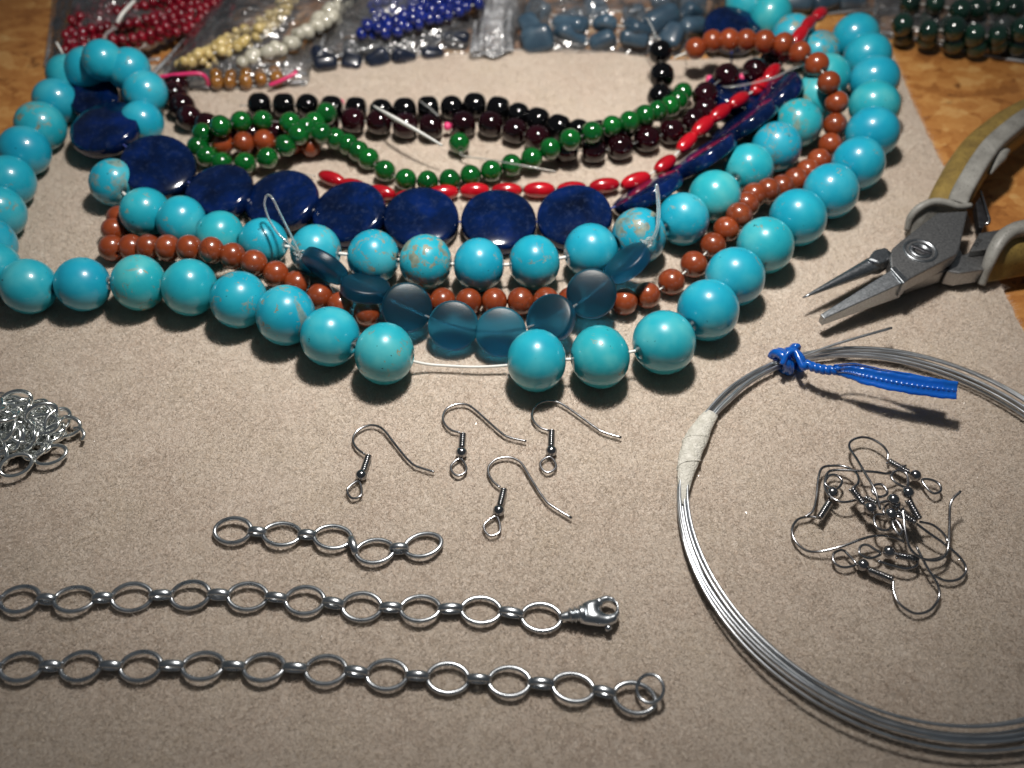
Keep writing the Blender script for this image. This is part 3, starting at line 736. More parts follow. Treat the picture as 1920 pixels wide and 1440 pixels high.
# ------------------------------------------------------------------ pliers
pl = thing('pliers', 'pliers with one round and one flat jaw and worn yellow and grey grips', 'pliers', P(1730, 480, 0))
def pz(zoom): return [(1480 + x / 3.13, 160 + y / 3.13) for x, y in zoom]
def ppart(name, VF, mat, parent=None, smooth=True):
    V, F = VF; o = part(name, mesh(name, [np.array(p) - basemm(pl) for p in V], F, mat, smooth), pl, basemm(pl))
    if parent is not None:
        o.parent = parent; o.location = (0, 0, 0)
    return o
top_plate = ppart('joint_plate', px_prism(pz([(592, 1000), (605, 955), (650, 915), (870, 745), (1050, 735), (1000, 960), (985, 990), (690, 1145), (600, 1080)]), 12.0, 6.6, .5), 'plier_steel', None, False)
ppart('joint_plate', px_prism(pz([(640, 1010), (800, 880), (960, 860), (1030, 1010), (960, 1075), (700, 1160), (640, 1100)]), 6.3, 1.2, .5), 'plier_steel', None, False)
# flat jaw
def hexa(px4, zt, zb, w=.25):
    top = [P(x, y, z) for (x, y), z in zip(px4, zt)]; bot = [np.array([p[0], p[1], z]) for p, z in zip(top, zb)]
    return bevelled(*prism(top, bot), w)
ppart('flat_jaw', hexa(pz([(603, 1078), (692, 1148), (205, 1368), (183, 1343)]), [11.6, 11.4, 7.0, 7.0], [4.2, 4.2, 3.8, 3.8], .3), 'plier_jaw', None, False)
ppart('jaw_step', hexa(pz([(590, 1070), (620, 1060), (705, 1140), (672, 1162)]), [12.1, 12.1, 12.0, 12.0], [6, 6, 6, 6], .3), 'plier_jaw', None, False)
a, b_ = P(1664, 484, 8.2), P(1506, 558, 6.6)
rp = [a + (b_ - a) * t for t in np.linspace(0, 1, 14)]; rr = np.concatenate([[2.9, 2.9], np.linspace(2.75, .5, 11), [.25]])
ppart('round_jaw', tube(rp, rr, n=20), 'plier_jaw')
ppart('jaw_collar', px_prism(pz([(462, 1020), (480, 985), (500, 962), (570, 946), (588, 965), (600, 1010), (560, 1035), (520, 1040)]), 11.2, 5.5, .8), 'plier_jaw', None, False)
# screw
sc_c = P(1726, 470, 12.0); Vs, Fs = lathe([(0.01, -.3), (1.7, -.3), (1.9, .35), (3.1, .55), (3.4, .3), (3.5, -.15), (4.2, -.15), (4.4, .3), (4.9, .38), (5.2, .1), (5.25, -.3)], 36)
ppart('screw', ([np.array(p) + sc_c for p in Vs], Fs), 'plier_jaw', top_plate)
sl = [(-3.2, -.55, .75), (3.2, -.55, .75), (3.2, .55, .75), (-3.2, .55, .75)]
rot = Matrix.Rotation(math.radians(-35), 3, 'Z')
top = [np.array(rot @ Vector(p)) + sc_c for p in sl]; ppart('screw_slot', bevelled(*prism(top, [p - np.array([0, 0, .7]) for p in top]), .1), 'dark_steel', top_plate)
# tang and stamped number
ppart('tang', px_prism([(1790, 484), (1817, 472), (1836, 436), (1884, 428), (1866, 466), (1846, 505), (1800, 512), (1775, 508)], 7.2, 1.4, .5), 'plier_steel', None, False)
ppart('tang_cap', px_prism([(1819, 471), (1837, 437), (1886, 429), (1862, 467)], 9.6, 7.0, .4), 'plier_steel', None, False)
fc = bpy.data.curves.new('stamped_number', 'FONT'); fc.body = '13125'; fc.size = 1.75 * S; fc.extrude = .00004; fc.align_x = 'CENTER'; fc.align_y = 'CENTER'
simple('stamp_ink', (.01, .01, .01), .8); fc.materials.append(MATS['stamp_ink'])
ftmp = bpy.data.objects.new('stamped_number', fc); COL.objects.link(ftmp); bpy.context.view_layer.update()
fme = bpy.data.meshes.new_from_object(ftmp.evaluated_get(bpy.context.evaluated_depsgraph_get())); bpy.data.objects.remove(ftmp)
fo = bpy.data.objects.new('stamped_number', fme); COL.objects.link(fo); fo.parent = pl
fo.location = tuple((P(1834, 455, 9.66) - basemm(pl)) * S)
d_ = P(1843, 446, 9.6) - P(1828, 466, 9.6); fo.rotation_euler = (0, 0, math.atan2(d_[1], d_[0]))
# upper handle: yellow body with a grey band on top and a flared grey stop
hp = pz([(985, 690), (1010, 620), (1060, 530), (1120, 430), (1195, 330), (1290, 245), (1400, 165), (1560, 85), (1750, 20)])
zt = [11.5, 12.5, 13.5, 14, 14, 14, 14, 14, 14]
def sect_sweep(path, prof_fn, mode_n):
    C_ = catmull(path, 6); T_ = tangents(C_); V = []; F = []; n = len(C_)
    for i in range(n):
        s_ = np.cross(T_[i], [0, 0, 1]); s_ /= np.linalg.norm(s_); pr = prof_fn(i / (n - 1))
        for (x, z) in pr: V.append(C_[i] + s_ * x + np.array([0, 0, z]))
    m_ = len(pr)
    for i in range(n - 1):
        for k in range(m_): F.append((i * m_ + k, i * m_ + (k + 1) % m_, (i + 1) * m_ + (k + 1) % m_, (i + 1) * m_ + k))
    F.append(tuple(range(m_))); F.append(tuple((n - 1) * m_ + k for k in range(m_)))
    return V, F
def rrect(x0, x1, z0, z1, r, n=5):
    out = []
    for cx, cz, a0 in ((x1 - r, z1 - r, 0), (x0 + r, z1 - r, 90), (x0 + r, z0 + r, 180), (x1 - r, z0 + r, 270)):
        for k in range(n): a_ = math.radians(a0 + 90 * k / (n - 1)); out.append((cx + r * math.cos(a_), cz + r * math.sin(a_)))
    return out
path = [P(x, y, z) for (x, y), z in zip(hp, zt)]
ppart('grip', sect_sweep(path, lambda t: rrect(-8.2 - .8 * math.sin(3.1 * t), 4.0, -12.5, -.9, 3.6), 0), 'grip_yellow')
ppart('grip_band', sect_sweep(path, lambda t: rrect(-2.9, 3.4, -4.5, .5, 1.3), 0), 'grip_grey')
lump = [P(x, y, z) for (x, y), z in zip(pz([(1175, 520), (1215, 450), (1255, 400), (1285, 385)]), (9, 10, 10, 9))]
ppart('grip_ridge', tube(catmull(lump, 6), np.concatenate([np.linspace(.6, 2.2, 9), np.linspace(2.2, .8, 10)]), n=12), 'grip_grey')
fl = [P(x, y, z) for (x, y), z in zip(pz([(1065, 705), (1000, 712), (930, 692), (850, 684), (770, 715), (712, 775), (690, 850)]), (11, 11.5, 12, 12, 10.5, 7.5, 3.5))]
fr_ = np.interp(np.linspace(0, 1, 37), [0, .3, .7, 1], [.9, 1.2, 1.35, 1.0])
ppart('grip_flare', tube(catmull(fl, 6), fr_, n=12), 'grip_grey')
gs = pz([(692, 850), (712, 778), (772, 716), (852, 687), (935, 694), (1005, 712), (985, 735), (880, 765), (800, 830), (730, 878)])
gz = [3.6, 7.6, 10.4, 11.8, 12.0, 11.5, 9.0, 7.5, 4.5, 2.4]
gt = [P(x, y, z) for (x, y), z in zip(gs, gz)]
ppart('grip_stop', bevelled(*prism(gt, [np.array([p[0], p[1], .8]) for p in gt]), .3), 'grip_grey', None, False)
# lower handle
arch = [P(x, y, z) for x, y, z in ((1843, 531, 1.6), (1849, 512, 4.6), (1857, 492, 8.0), (1868, 468, 11.2), (1882, 448, 13.0), (1898, 438, 13.8))]
arch = catmull(arch, 4); D_ = np.array([60., 14., 0.]); nx_ = 14; V = []; F = []
na = len(arch) + 1
for i in range(nx_ + 1):
    t = i / nx_; prof = [p + D_ * t + np.array([0, -1.8, .4]) * math.sin(math.pi * min(1, t * 1.6)) * math.sin(math.pi * k / (len(arch) - 1)) for k, p in enumerate(arch)]
    prof.append(np.array([arch[-1][0], arch[-1][1] + 4, .8]) + D_ * t)
    V += prof
for i in range(nx_):
    for k in range(na): k2 = (k + 1) % na; F.append((i * na + k, i * na + k2, (i + 1) * na + k2, (i + 1) * na + k))
F.append(tuple(range(na))); F.append(tuple(nx_ * na + k for k in range(na)))
ppart('grip', (V, F), 'grip_yellow')
lf = [P(x, y, z) for x, y, z in ((1840, 533, 1.6), (1846, 513, 4.8), (1854, 493, 8.2), (1865, 468, 11.4), (1880, 446, 13.4), (1900, 433, 14.4), (1930, 427, 15), (1990, 420, 15))]
ppart('grip_flare', tube(catmull(lf, 6), np.interp(np.linspace(0, 1, 43), [0, .3, .6, 1], [1.2, 1.7, 2.3, 3.0]), n=12, flat=1.35), 'grip_grey')
# return spring
sp = [P(x, y, z) for (x, y), z in zip(pz([(1120, 620), (1140, 680), (1160, 745), (1172, 785), (1168, 808), (1150, 815)]), (9, 9.5, 9.5, 9, 8.5, 8))]
ppart('spring', tube(catmull(sp, 6), .55, n=8), 'hook_steel')
lv = pz([(1095, 690), (1128, 640), (1165, 790), (1140, 835), (1115, 830)])
ppart('spring_leaf', px_prism(lv, 8.2, 5.0, .2), 'dark_steel', None, False)

# ------------------------------------------------------------------ earring hooks
hook_ball = lathe([(1.55 * math.sin(math.pi * i / 12) + .02, -1.55 * math.cos(math.pi * i / 12)) for i in range(13)], 18)
ball_me = mesh('ball', *hook_ball, 'hook_steel')
WR = .36
def hook(label, wire, coil, ball, loop, group, z=.75, zs=None, scale=1.0):
    """pixel traces: bent wire, coil ends, ball centre, loop outline"""
    zs = zs or {}
    zw = zs.get('wire', z); zw = zw if isinstance(zw, (list, tuple)) else [zw] * len(wire)
    W = catmull([P(x, y, q) for (x, y), q in zip(wire, zw)], 7)
    zc = zs.get('coil', z + .2); bz = zs.get('ball', max(z + .2, 1.2)); zl = zs.get('loop', z)
    b0 = P(ball[0], ball[1], bz); root = thing('earring_hook', label, 'earring hook', (b0[0], b0[1], 0), group)
    loc = lambda VF, mat, nm: part(nm, mesh(nm, [np.array(p) - basemm(root) for p in VF[0]], VF[1], mat), root, basemm(root))
    loc(tube(W, WR, n=8), 'hook_steel', 'wire')
    c0, c1 = P(*coil[0], zc), P(*coil[1], zc); ax = c1 - c0; L = np.linalg.norm(ax); ax /= L
    u = np.cross(ax, [0, 0, 1]); u /= np.linalg.norm(u); w = np.cross(ax, u); turns = max(5, int(L / .62)); pts = []
    for i in range(turns * 10 + 1):
        t = i / (turns * 10); a_ = 2 * math.pi * turns * t
        pts.append(c0 + ax * L * t + .72 * (u * math.cos(a_) + w * math.sin(a_)))
    loc(tube(np.array(pts), .31, n=6), 'hook_steel', 'coil')
    loc(tube(np.array([c0, c1, b0]), .38, n=6), 'hook_steel', 'stem')
    part('ball', ball_me, root, b0, zquat(ax))
    LP_ = catmull([P(x, y, zl) for x, y in loop], 5, True)
    loc(tube(LP_, WR, True, 8), 'hook_steel', 'loop')
    return root
def tear(bx, by, cx, cy, r):     # teardrop loop from the ball outwards
    d = np.array([cx - bx, cy - by]); d = d / np.linalg.norm(d); n_ = np.array([-d[1], d[0]]); c = np.array([cx, cy]); out = []
    out.append(tuple(np.array([bx, by]) + d * 12))
    for a_ in (-100, -55, 0, 55, 100): t = math.radians(a_); out.append(tuple(c + r * (d * math.cos(t) + n_ * math.sin(t) * .95)))
    return out
hg = 'earring hooks lying apart on the mat'
z5 = lambda L: [(620 + x / 3.31, 720 + y / 3.31) for x, y in L]
hook('leftmost of the four steel earring hooks lying apart on the mat', z5([(212, 437), (165, 402), (138, 352), (158, 300), (212, 264), (272, 257), (330, 286), (400, 375), (470, 460), (520, 505), (580, 527), (642, 546)]), z5([(236, 442), (204, 540)]), z5([(190, 566)])[0], tear(677, 891, 665, 921, 14), hg)
hook('steel earring hook in the upper middle of the four lying apart', z5([(803, 302), (745, 285), (706, 245), (697, 200), (720, 155), (775, 128), (840, 127), (890, 155), (980, 235), (1060, 305), (1110, 332), (1215, 356)]), z5([(821, 307), (815, 392)]), z5([(812, 425)])[0], tear(865, 848, 860, 877, 15), hg)
hook('rightmost of the four steel earring hooks lying apart, nearest the turquoise beads', z5([(1352, 289), (1300, 270), (1260, 230), (1250, 180), (1285, 127), (1340, 106), (1400, 110), (1460, 140), (1560, 210), (1640, 268), (1690, 298), (1805, 333)]), z5([(1372, 287), (1369, 385)]), z5([(1370, 416)])[0], tear(1034, 845, 1028, 871, 15), hg)
hook('lowest of the four steel earring hooks lying apart, nearest the chains', z5([(1052, 641), (1005, 602), (978, 550), (986, 505), (1030, 467), (1090, 455), (1145, 466), (1190, 500), (1250, 600), (1320, 705), (1370, 755), (1496, 833)]), z5([(1076, 650), (1052, 752)]), z5([(1043, 786)])[0], tear(935, 957, 923, 989, 16), hg)
pg = 'earring hooks heaped inside the wire coil'
z3 = lambda L: [(1440 + x / 3.6, 780 + y / 3.6) for x, y in L]
lab = 'steel earring hook tangled in the middle of the heap inside the wire coil'
hook('steel earring hook at the top of the heap, bow pointing up', z3([(806, 298), (808, 250), (770, 198), (700, 156), (630, 144), (565, 166), (549, 212), (600, 292), (660, 395), (722, 502), (758, 632)]), z3([(812, 304), (945, 380)]), z3([(995, 402)])[0], [z3([q])[0] for q in ((1040, 432), (1100, 430), (1155, 460), (1165, 505), (1120, 523), (1075, 490))], pg, 3, {'wire': [2, 2.5, 3, 3, 3, 3, 3.5, 4.5, 5.5, 6, 5], 'coil': 3, 'ball': 2.5, 'loop': 2})
hook('steel earring hook at the lower left of the heap, wide bow to the left', z3([(345, 690), (280, 680), (200, 700), (162, 770), (188, 850), (260, 908), (350, 915), (500, 880), (650, 825), (760, 806), (850, 822), (920, 852)]), z3([(415, 582), (347, 690)]), z3([(435, 517)])[0], [z3([q])[0] for q in ((425, 490), (385, 455), (410, 405), (460, 400), (500, 440), (470, 490))], pg, 2, {'wire': [1.5, 1.2, 1.2, 1.2, 1.2, 1.2, 1.5, 3, 4, 4, 3, 2], 'coil': 2.4, 'ball': 3, 'loop': 3})
hook('steel earring hook at the upper left of the heap with an angular bend', z3([(568, 490), (610, 450), (598, 388), (520, 342), (430, 336), (365, 352), (340, 420), (325, 560), (302, 640), (250, 682)]), z3([(568, 492), (640, 590)]), z3([(690, 622)])[0], [z3([q])[0] for q in ((725, 668), (800, 672), (845, 715), (810, 768), (745, 760), (718, 715))], pg, 4, {'wire': [5, 5, 4, 3, 2.5, 2.5, 2.5, 2.2, 2, 1.5], 'coil': 5.2, 'ball': 5.5, 'loop': 5})
hook('steel earring hook in the heap whose straight wire runs right under the topmost bow', z3([(648, 552), (510, 582), (425, 545), (384, 480), (398, 392), (450, 366), (600, 370), (720, 378), (822, 387), (930, 335)]), z3([(650, 552), (725, 590)]), z3([(845, 566)])[0], [z3([q])[0] for q in ((800, 530), (750, 545), (705, 510), (715, 470), (765, 462), (800, 500))], pg, 4, {'wire': [4, 4, 3.5, 3, 3, 3, 4, 4.5, 4, 3.5], 'coil': 4, 'ball': 6.5, 'loop': 5.5})
hook('steel earring hook in the heap whose ring lies just under the topmost ball', z3([(1025, 714), (1110, 735), (1180, 790), (1212, 850), (1200, 930), (1130, 965), (1040, 962), (960, 905)]), z3([(950, 572), (1020, 696)]), z3([(945, 516)])[0], [z3([q])[0] for q in ((935, 480), (870, 455), (832, 410), (868, 370), (925, 380), (945, 425))], pg, 4, {'wire': [4, 3, 2.5, 2.2, 2.2, 2.2, 2.5, 2.5], 'coil': 6.2, 'ball': 6.8, 'loop': 5.5})
hook('steel earring hook at the right of the heap with its tip sticking up', z3([(910, 620), (928, 790), (968, 905), (1060, 968), (1160, 968), (1213, 905), (1224, 750), (1233, 588), (1300, 508)]), z3([(870, 640), (985, 715)]), z3([(830, 662)])[0], [z3([q])[0] for q in ((850, 690), (900, 760), (890, 800), (860, 770), (840, 720))], pg, 5, {'wire': [7, 6, 5, 4, 3.5, 3.5, 5, 7, 8], 'coil': 6, 'ball': 6.5, 'loop': 6})
hook('frontmost steel earring hook of the heap, bow hanging towards the camera', z3([(845, 1108), (850, 1190), (890, 1270), (990, 1332), (1090, 1312), (1152, 1230), (1145, 1140), (1080, 1032), (1000, 880)]), z3([(840, 1104), (680, 1040)]), z3([(640, 1006)])[0], [z3([q])[0] for q in ((590, 1000), (510, 1022), (448, 990), (442, 930), (500, 905), (545, 940))], pg, 1.4, {'wire': [1.4, 1.2, 1.2, 1.2, 1.2, 1.4, 2, 3, 4], 'coil': 1.8, 'ball': 1.9, 'loop': 1.4})
hook('steel earring hook lying level just above the frontmost hook of the heap', z3([(1012, 968), (1000, 1010), (930, 1030), (840, 1010), (740, 978)]), z3([(870, 940), (1010, 966)]), z3([(815, 916)])[0], [z3([q])[0] for q in ((760, 930), (690, 960), (620, 930), (625, 880), (670, 870), (720, 900))], pg, 2.6, {'ball': 3})
hook('steel earring hook in the heap with its bow at the lower right', z3([(1000, 725), (1100, 800), (1200, 870), (1300, 960), (1337, 1040), (1290, 1100), (1200, 1112), (1105, 1070)]), z3([(900, 640), (995, 722)]), z3([(855, 600)])[0], [z3([q])[0] for q in ((830, 590), (790, 610), (780, 650), (815, 670), (845, 640))], pg, 3, {'wire': [4.5, 4, 3, 2, 1.4, 1.2, 1.2, 1.4], 'coil': 4.5, 'ball': 5, 'loop': 4})

# ------------------------------------------------------------------ chains
def oval(a, b, n=28, p=2.0):
    out = []
    for k in range(n):
        t = 2 * math.pi * k / n; c, s = math.cos(t), math.sin(t)
        out.append((a * math.copysign(abs(c) ** (2 / p), c), b * math.copysign(abs(s) ** (2 / p), s), 0))
    return np.array(out)
big = mesh('chain_link', *tube(oval(4.75, 3.4, 32, 1.94), .58, True, 10), 'chain_steel')
cn_path = oval(2.5, 1.45, 24)[:, [0, 2, 1]]
def ring_band(path, hw, ht):
    V = []; F = []; n = len(path); T_ = np.roll(path, -1, 0) - np.roll(path, 1, 0); T_ /= np.linalg.norm(T_, axis=1)[:, None]; m_ = 10
    for i in range(n):
        nn = np.cross(T_[i], [0, 1, 0])
        for k in range(m_): a_ = 2 * math.pi * k / m_; V.append(path[i] + np.array([0, 1, 0]) * hw * math.cos(a_) + nn * ht * math.sin(a_))
    for i in range(n):
        for k in range(m_): j = (i + 1) % n; F.append((i * m_ + k, i * m_ + (k + 1) % m_, j * m_ + (k + 1) % m_, j * m_ + k))
    return V, F
conn = mesh('chain_connector', *ring_band(cn_path, .9, .46), 'chain_steel')
def place_link(root, me, nm, c, yaw, pitch=0, roll=0, sx=1.0):
    q = Quaternion((0, 0, 1), yaw) @ Quaternion((0, 1, 0), pitch) @ Quaternion((1, 0, 0), roll)
    o = part(nm, me, root, c, q)
    if sx != 1.0: o.scale = (sx, 1, 1)
    return o
def chain(label, centres, angles=None, group='silver oval link chains', heads=True):
    C_ = [P(x, y, 1.2) for x, y in centres]; m_ = C_[len(C_) // 2]
    root = thing('chain', label, 'chain', (m_[0], m_[1], 0), group); n = len(C_)
    yaws = []
    for i in range(n):
        d = C_[min(i + 1, n - 1)] - C_[max(i - 1, 0)]; y_ = math.atan2(d[1], d[0])
        if angles and angles[i] is not None: y_ = angles[i]
        yaws.append(y_); place_link(root, big, 'link', C_[i] + np.array([0, 0, random.uniform(-.25, .2)]), y_, random.uniform(-.07, .07), random.uniform(-.16, .16))
    for i in range(n - 1):
        e0 = C_[i] + 4.8 * np.array([math.cos(yaws[i]), math.sin(yaws[i]), 0]); e1 = C_[i + 1] - 4.8 * np.array([math.cos(yaws[i + 1]), math.sin(yaws[i + 1]), 0])
        d = e1 - e0; L = np.linalg.norm(d); mid = (e0 + e1) / 2; mid[2] = 1.45
        place_link(root, conn, 'connector', mid, math.atan2(d[1], d[0]), 0, random.uniform(-.12, .12), max(.9, min(1.2, (L + .6) / 5.0)))
    return root, C_, yaws
r1c = [(-68, 1124), (38, 1124), (140, 1124), (247, 1119), (357, 1115.5), (464.5, 1118), (572, 1126), (678.5, 1137), (788, 1141.5), (902, 1144), (1015, 1157)]
ch1, C1, y1 = chain('upper long chain of silver oval links ending in a lobster clasp', r1c)
r2c = [(-74, 1250), (40, 1250), (152, 1249), (264, 1249), (381, 1249), (495, 1251), (611, 1256), (725.5, 1265), (840, 1271), (955, 1278), (1075, 1289), (1190, 1309)]
ch2, C2, y2 = chain('lowest long chain of silver oval links ending in a small round ring', r2c)
jr = tube(oval(3.1, 3.1, 30), .42, True, 8)
jq = Quaternion((0, 0, 1), .6) @ Quaternion((0, 1, 0), -.42)
part('jump_ring', mesh('jump_ring', *jr, 'chain_steel'), ch2, P(1219, 1291, 2.8), jq)
chain('short piece of silver chain with five oval links, above the long chains', [(437, 995), (528.5, 1001), (624, 1007), (703, 1033), (793, 1021)], [None, None, -.10, .10, .25])
# lobster clasp
c0, c1 = P(1050, 1158, 2.2), P(1140, 1147, 2.2); ax = (c1 - c0) / np.linalg.norm(c1 - c0); sd = np.cross([0, 0, 1], ax)
cl = lambda a_, s_, z_: c0 + 1.22 * (ax * a_ + sd * s_ + np.array([0, 0, z_]))
loc = lambda nm, VF: part(nm, mesh(nm, [np.array(p) - basemm(ch1) for p in VF[0]], VF[1], 'chain_steel'), ch1, basemm(ch1))
def sub(nm, VF):
    o = loc(nm, VF); o.parent = cb; o.location = (0, 0, 0); return o
Bp = catmull([P(x, y, 2.3) for x, y in ((1051, 1157), (1058, 1156), (1065, 1155), (1070, 1154), (1074, 1153.5), (1078, 1153), (1083, 1152.5), (1088, 1152), (1096, 1151))], 4)
Br = np.interp(np.linspace(0, 1, len(Bp)), np.arange(9) / 8, [.9, 1.1, 1.25, 1.9, 1.45, 2.05, 1.6, 2.3, 2.2])
cb = loc('clasp', tube(Bp, Br, n=18))
co = [(1150, 300), (1200, 272), (1262, 256), (1306, 240), (1345, 229), (1400, 244), (1440, 296), (1449, 368), (1424, 428), (1362, 456), (1290, 456), (1200, 444), (1150, 432)]
hc = np.array([1366., 322.]); NA = 60; V = []; F = []; poly = [np.array(q, float) for q in co]
def ray_out(d):
    best = 0
    for a_, b2 in zip(poly, poly[1:] + poly[:1]):
        M2 = np.array([[d[0], a_[0] - b2[0]], [d[1], a_[1] - b2[1]]])
        if abs(np.linalg.det(M2)) < 1e-9: continue
        t, u = np.linalg.solve(M2, a_ - hc)
        if t > 0 and -1e-6 <= u <= 1 + 1e-6: best = max(best, t)
    return best
for k in range(NA):
    a_ = 2 * math.pi * k / NA; d = np.array([math.cos(a_), math.sin(a_)]); ro = ray_out(d); ri = 50 * (1 + .08 * math.cos(2 * a_))
    ri = min(ri, ro - 20); w_ = ro - ri
    for fr_ac, zz_ in ((0, 0), (.12, 1.0), (.35, 1.55), (.65, 1.55), (.90, .95), (1, 0), (.90, -.95), (.5, -1.5), (.12, -1.0)):
        q2 = hc + d * (ri + w_ * fr_ac); hgt = min(1.0, .45 + w_ / 260)
        p = P(800 + q2[0] / 4, 1060 + q2[1] / 4, 2.4); V.append(p + np.array([0, 0, zz_ * 1.15 * hgt]))
for k in range(NA):
    k2 = (k + 1) % NA
    for i in range(9): i2 = (i + 1) % 9; F.append((k * 9 + i, k2 * 9 + i, k2 * 9 + i2, k * 9 + i2))
sub('claw', (V, F))
sub('lever', tube(catmull([P(1118, 1127, 3.6), P(1124, 1126, 3.8), P(1127, 1134, 3.4)], 5), .55, n=8))
sub('thumb_stub', tube([P(1138, 1173, 2.0), P(1142, 1181, 1.4)], [.8, .95], n=10))
# heap of chain at the left edge
hb = P(20, 815, 0); heap = thing('chain_heap', 'tangled heap of shiny silver chain links at the left edge', 'chain', (hb[0], hb[1], 0), 'silver oval link chains')
hl = mesh('heap_link', *tube(oval(4.1, 2.7, 28, 1.95), .6, True, 10), 'bright_silver')
rs = random.Random(11)
for k in range(150):
    a_ = rs.uniform(0, 6.28); rr_ = math.sqrt(rs.random()); hx, hy = rr_ * 15.5 * math.cos(a_) - 3, rr_ * 9.5 * math.sin(a_)
    zc = .8 + (1 - rr_) * rs.uniform(1, 9) + rs.uniform(.3, 2.2)
    q = Quaternion((0, 0, 1), rs.uniform(0, 3.14)) @ Quaternion((1, 0, 0), rs.gauss(0, .6 if zc > 2.5 else .18)) @ Quaternion((0, 1, 0), rs.gauss(0, .45 if zc > 2.5 else .12))
    part('link', hl, heap, (hb[0] + hx, hb[1] + hy, max(zc, 1.6)), q)
for (x, y, z), yaw, ti_ in (((95, 853, 2.2), .35, .15), ((30, 872, 3.2), .55, .5), ((78, 776, 6.5), .5, 1.0), ((108, 790, 4), 1.1, .9), ((82, 795, 5), -.1, .3), ((122, 800, 2.6), .1, .5), ((30, 752, 6), .3, .6)):
    part('link', hl, heap, P(x, y, z), Quaternion((0, 0, 1), yaw) @ Quaternion((1, 0, 0), ti_))
part('wire_end', mesh('wire_end', *tube(catmull([P(138, 803, 2.5) - basemm(heap), P(150, 803, 2.5) - basemm(heap), P(158, 814, 2) - basemm(heap), P(154, 826, 1.4) - basemm(heap)], 6), .5, n=8), 'bright_silver'), heap, basemm(heap))

# ------------------------------------------------------------------ plastic bags of beads behind the mat
def wrinkle(u, v, sd, amp):
    z = 0
    for k in range(7):
        q = random.Random(sd * 31 + k); a_ = q.uniform(0, math.pi); f = q.uniform(2.5, 8.5); ph = q.uniform(0, 6.28)
        w = math.sin(f * (u * math.cos(a_) + v * math.sin(a_)) * 3 + ph + 1.1 * math.sin(3.1 * u + 2.2 * v + ph))
        z += (1 - abs(w)) ** 2.2 * q.uniform(.4, 1.0)
    return amp * (z / 3.0 + .6 * noise.noise(Vector((u * 7 + sd, v * 5, sd))))
def bag(label, corners, z0, height, sd, film_='bag_film', amp=3.0, nu=46, nv=24, edge=.60):
    A, B, Cc, D = [P(x, y, z0) for x, y in corners]
    base = (A + B + Cc + D) / 4; root = thing('plastic_bag', label, 'plastic bag', (base[0], base[1], 0), 'clear plastic bags behind the mat')
    q = random.Random(sd)
    for s_ in (0, 1):
        V = []; F = []
        for j in range(nv + 1):
            for i in range(nu + 1):
                ju = q.uniform(-.38, .38) if 0 < i < nu else 0; jv = q.uniform(-.38, .38) if 0 < j < nv else 0
                u, v = (i + ju) / nu, (j + jv) / nv
                p = (A * (1 - u) + B * u) * (1 - v) + (D * (1 - u) + Cc * u) * v
                e = max(0, math.sin(math.pi * u) * math.sin(math.pi * v)) ** edge
                if s_ == 0: z = e * (height + 4) + (wrinkle(u, v, sd, amp) * 1.15 + q.gauss(0, amp * .04)) * (.3 + .7 * e)
                else: z = .3
                p = p + (B - A) * (.008 * math.sin(9 * u + sd) + .008 * math.sin(13 * v + sd * 2)) + (D - A) * .05 * math.sin(5 * u + sd) * (1 - v)
                V.append(np.array([p[0], p[1], p[2] + max(z, .25 if s_ == 0 else 0)]) - basemm(root))
        for j in range(nv):
            for i in range(nu):
                a_ = j * (nu + 1) + i; b2, c2, d2 = a_ + 1, a_ + nu + 2, a_ + nu + 1
                F += [(a_, b2, c2), (a_, c2, d2)] if q.random() < .5 else [(a_, b2, d2), (b2, c2, d2)]
        if s_ == 0:                                   # rounded creases between the facets
            bm = bmesh.new(); bv = [bm.verts.new(tuple(map(float, p))) for p in V]
            for f in F: bm.faces.new([bv[k] for k in f])
            bmesh.ops.subdivide_edges(bm, edges=bm.edges[:], cuts=2, use_grid_fill=True)
            bmesh.ops.smooth_vert(bm, verts=[v_ for v_ in bm.verts if not v_.is_boundary], factor=.5, use_axis_x=True, use_axis_y=True, use_axis_z=True)
            for _ in range(2): bmesh.ops.smooth_vert(bm, verts=[v_ for v_ in bm.verts if not v_.is_boundary], factor=.5, use_axis_x=True, use_axis_y=True, use_axis_z=True)
            bm.verts.index_update(); V = [tuple(v_.co) for v_ in bm.verts]; F = [tuple(v_.index for v_ in f.verts) for f in bm.faces]; bm.free()
        part(('top_film', 'bottom_film')[s_], mesh('film', V, F, film_), root, basemm(root))
    for a_, b2, ph in ((A, D, 0.), (A, B, 2.)):       # heat-sealed edges
        sm = [a_ + (b2 - a_) * t + np.array([0, 0, .9 + .7 * math.sin(7 * t + ph + sd)]) + (B - A) * .004 * math.sin(11 * t + sd) - basemm(root) for t in np.linspace(0, 1, 26)]
        part('seal', mesh('seal', *tube(sm, .55, n=6, flat=1.8), 'bag_film_milky'), root, basemm(root))
    return root
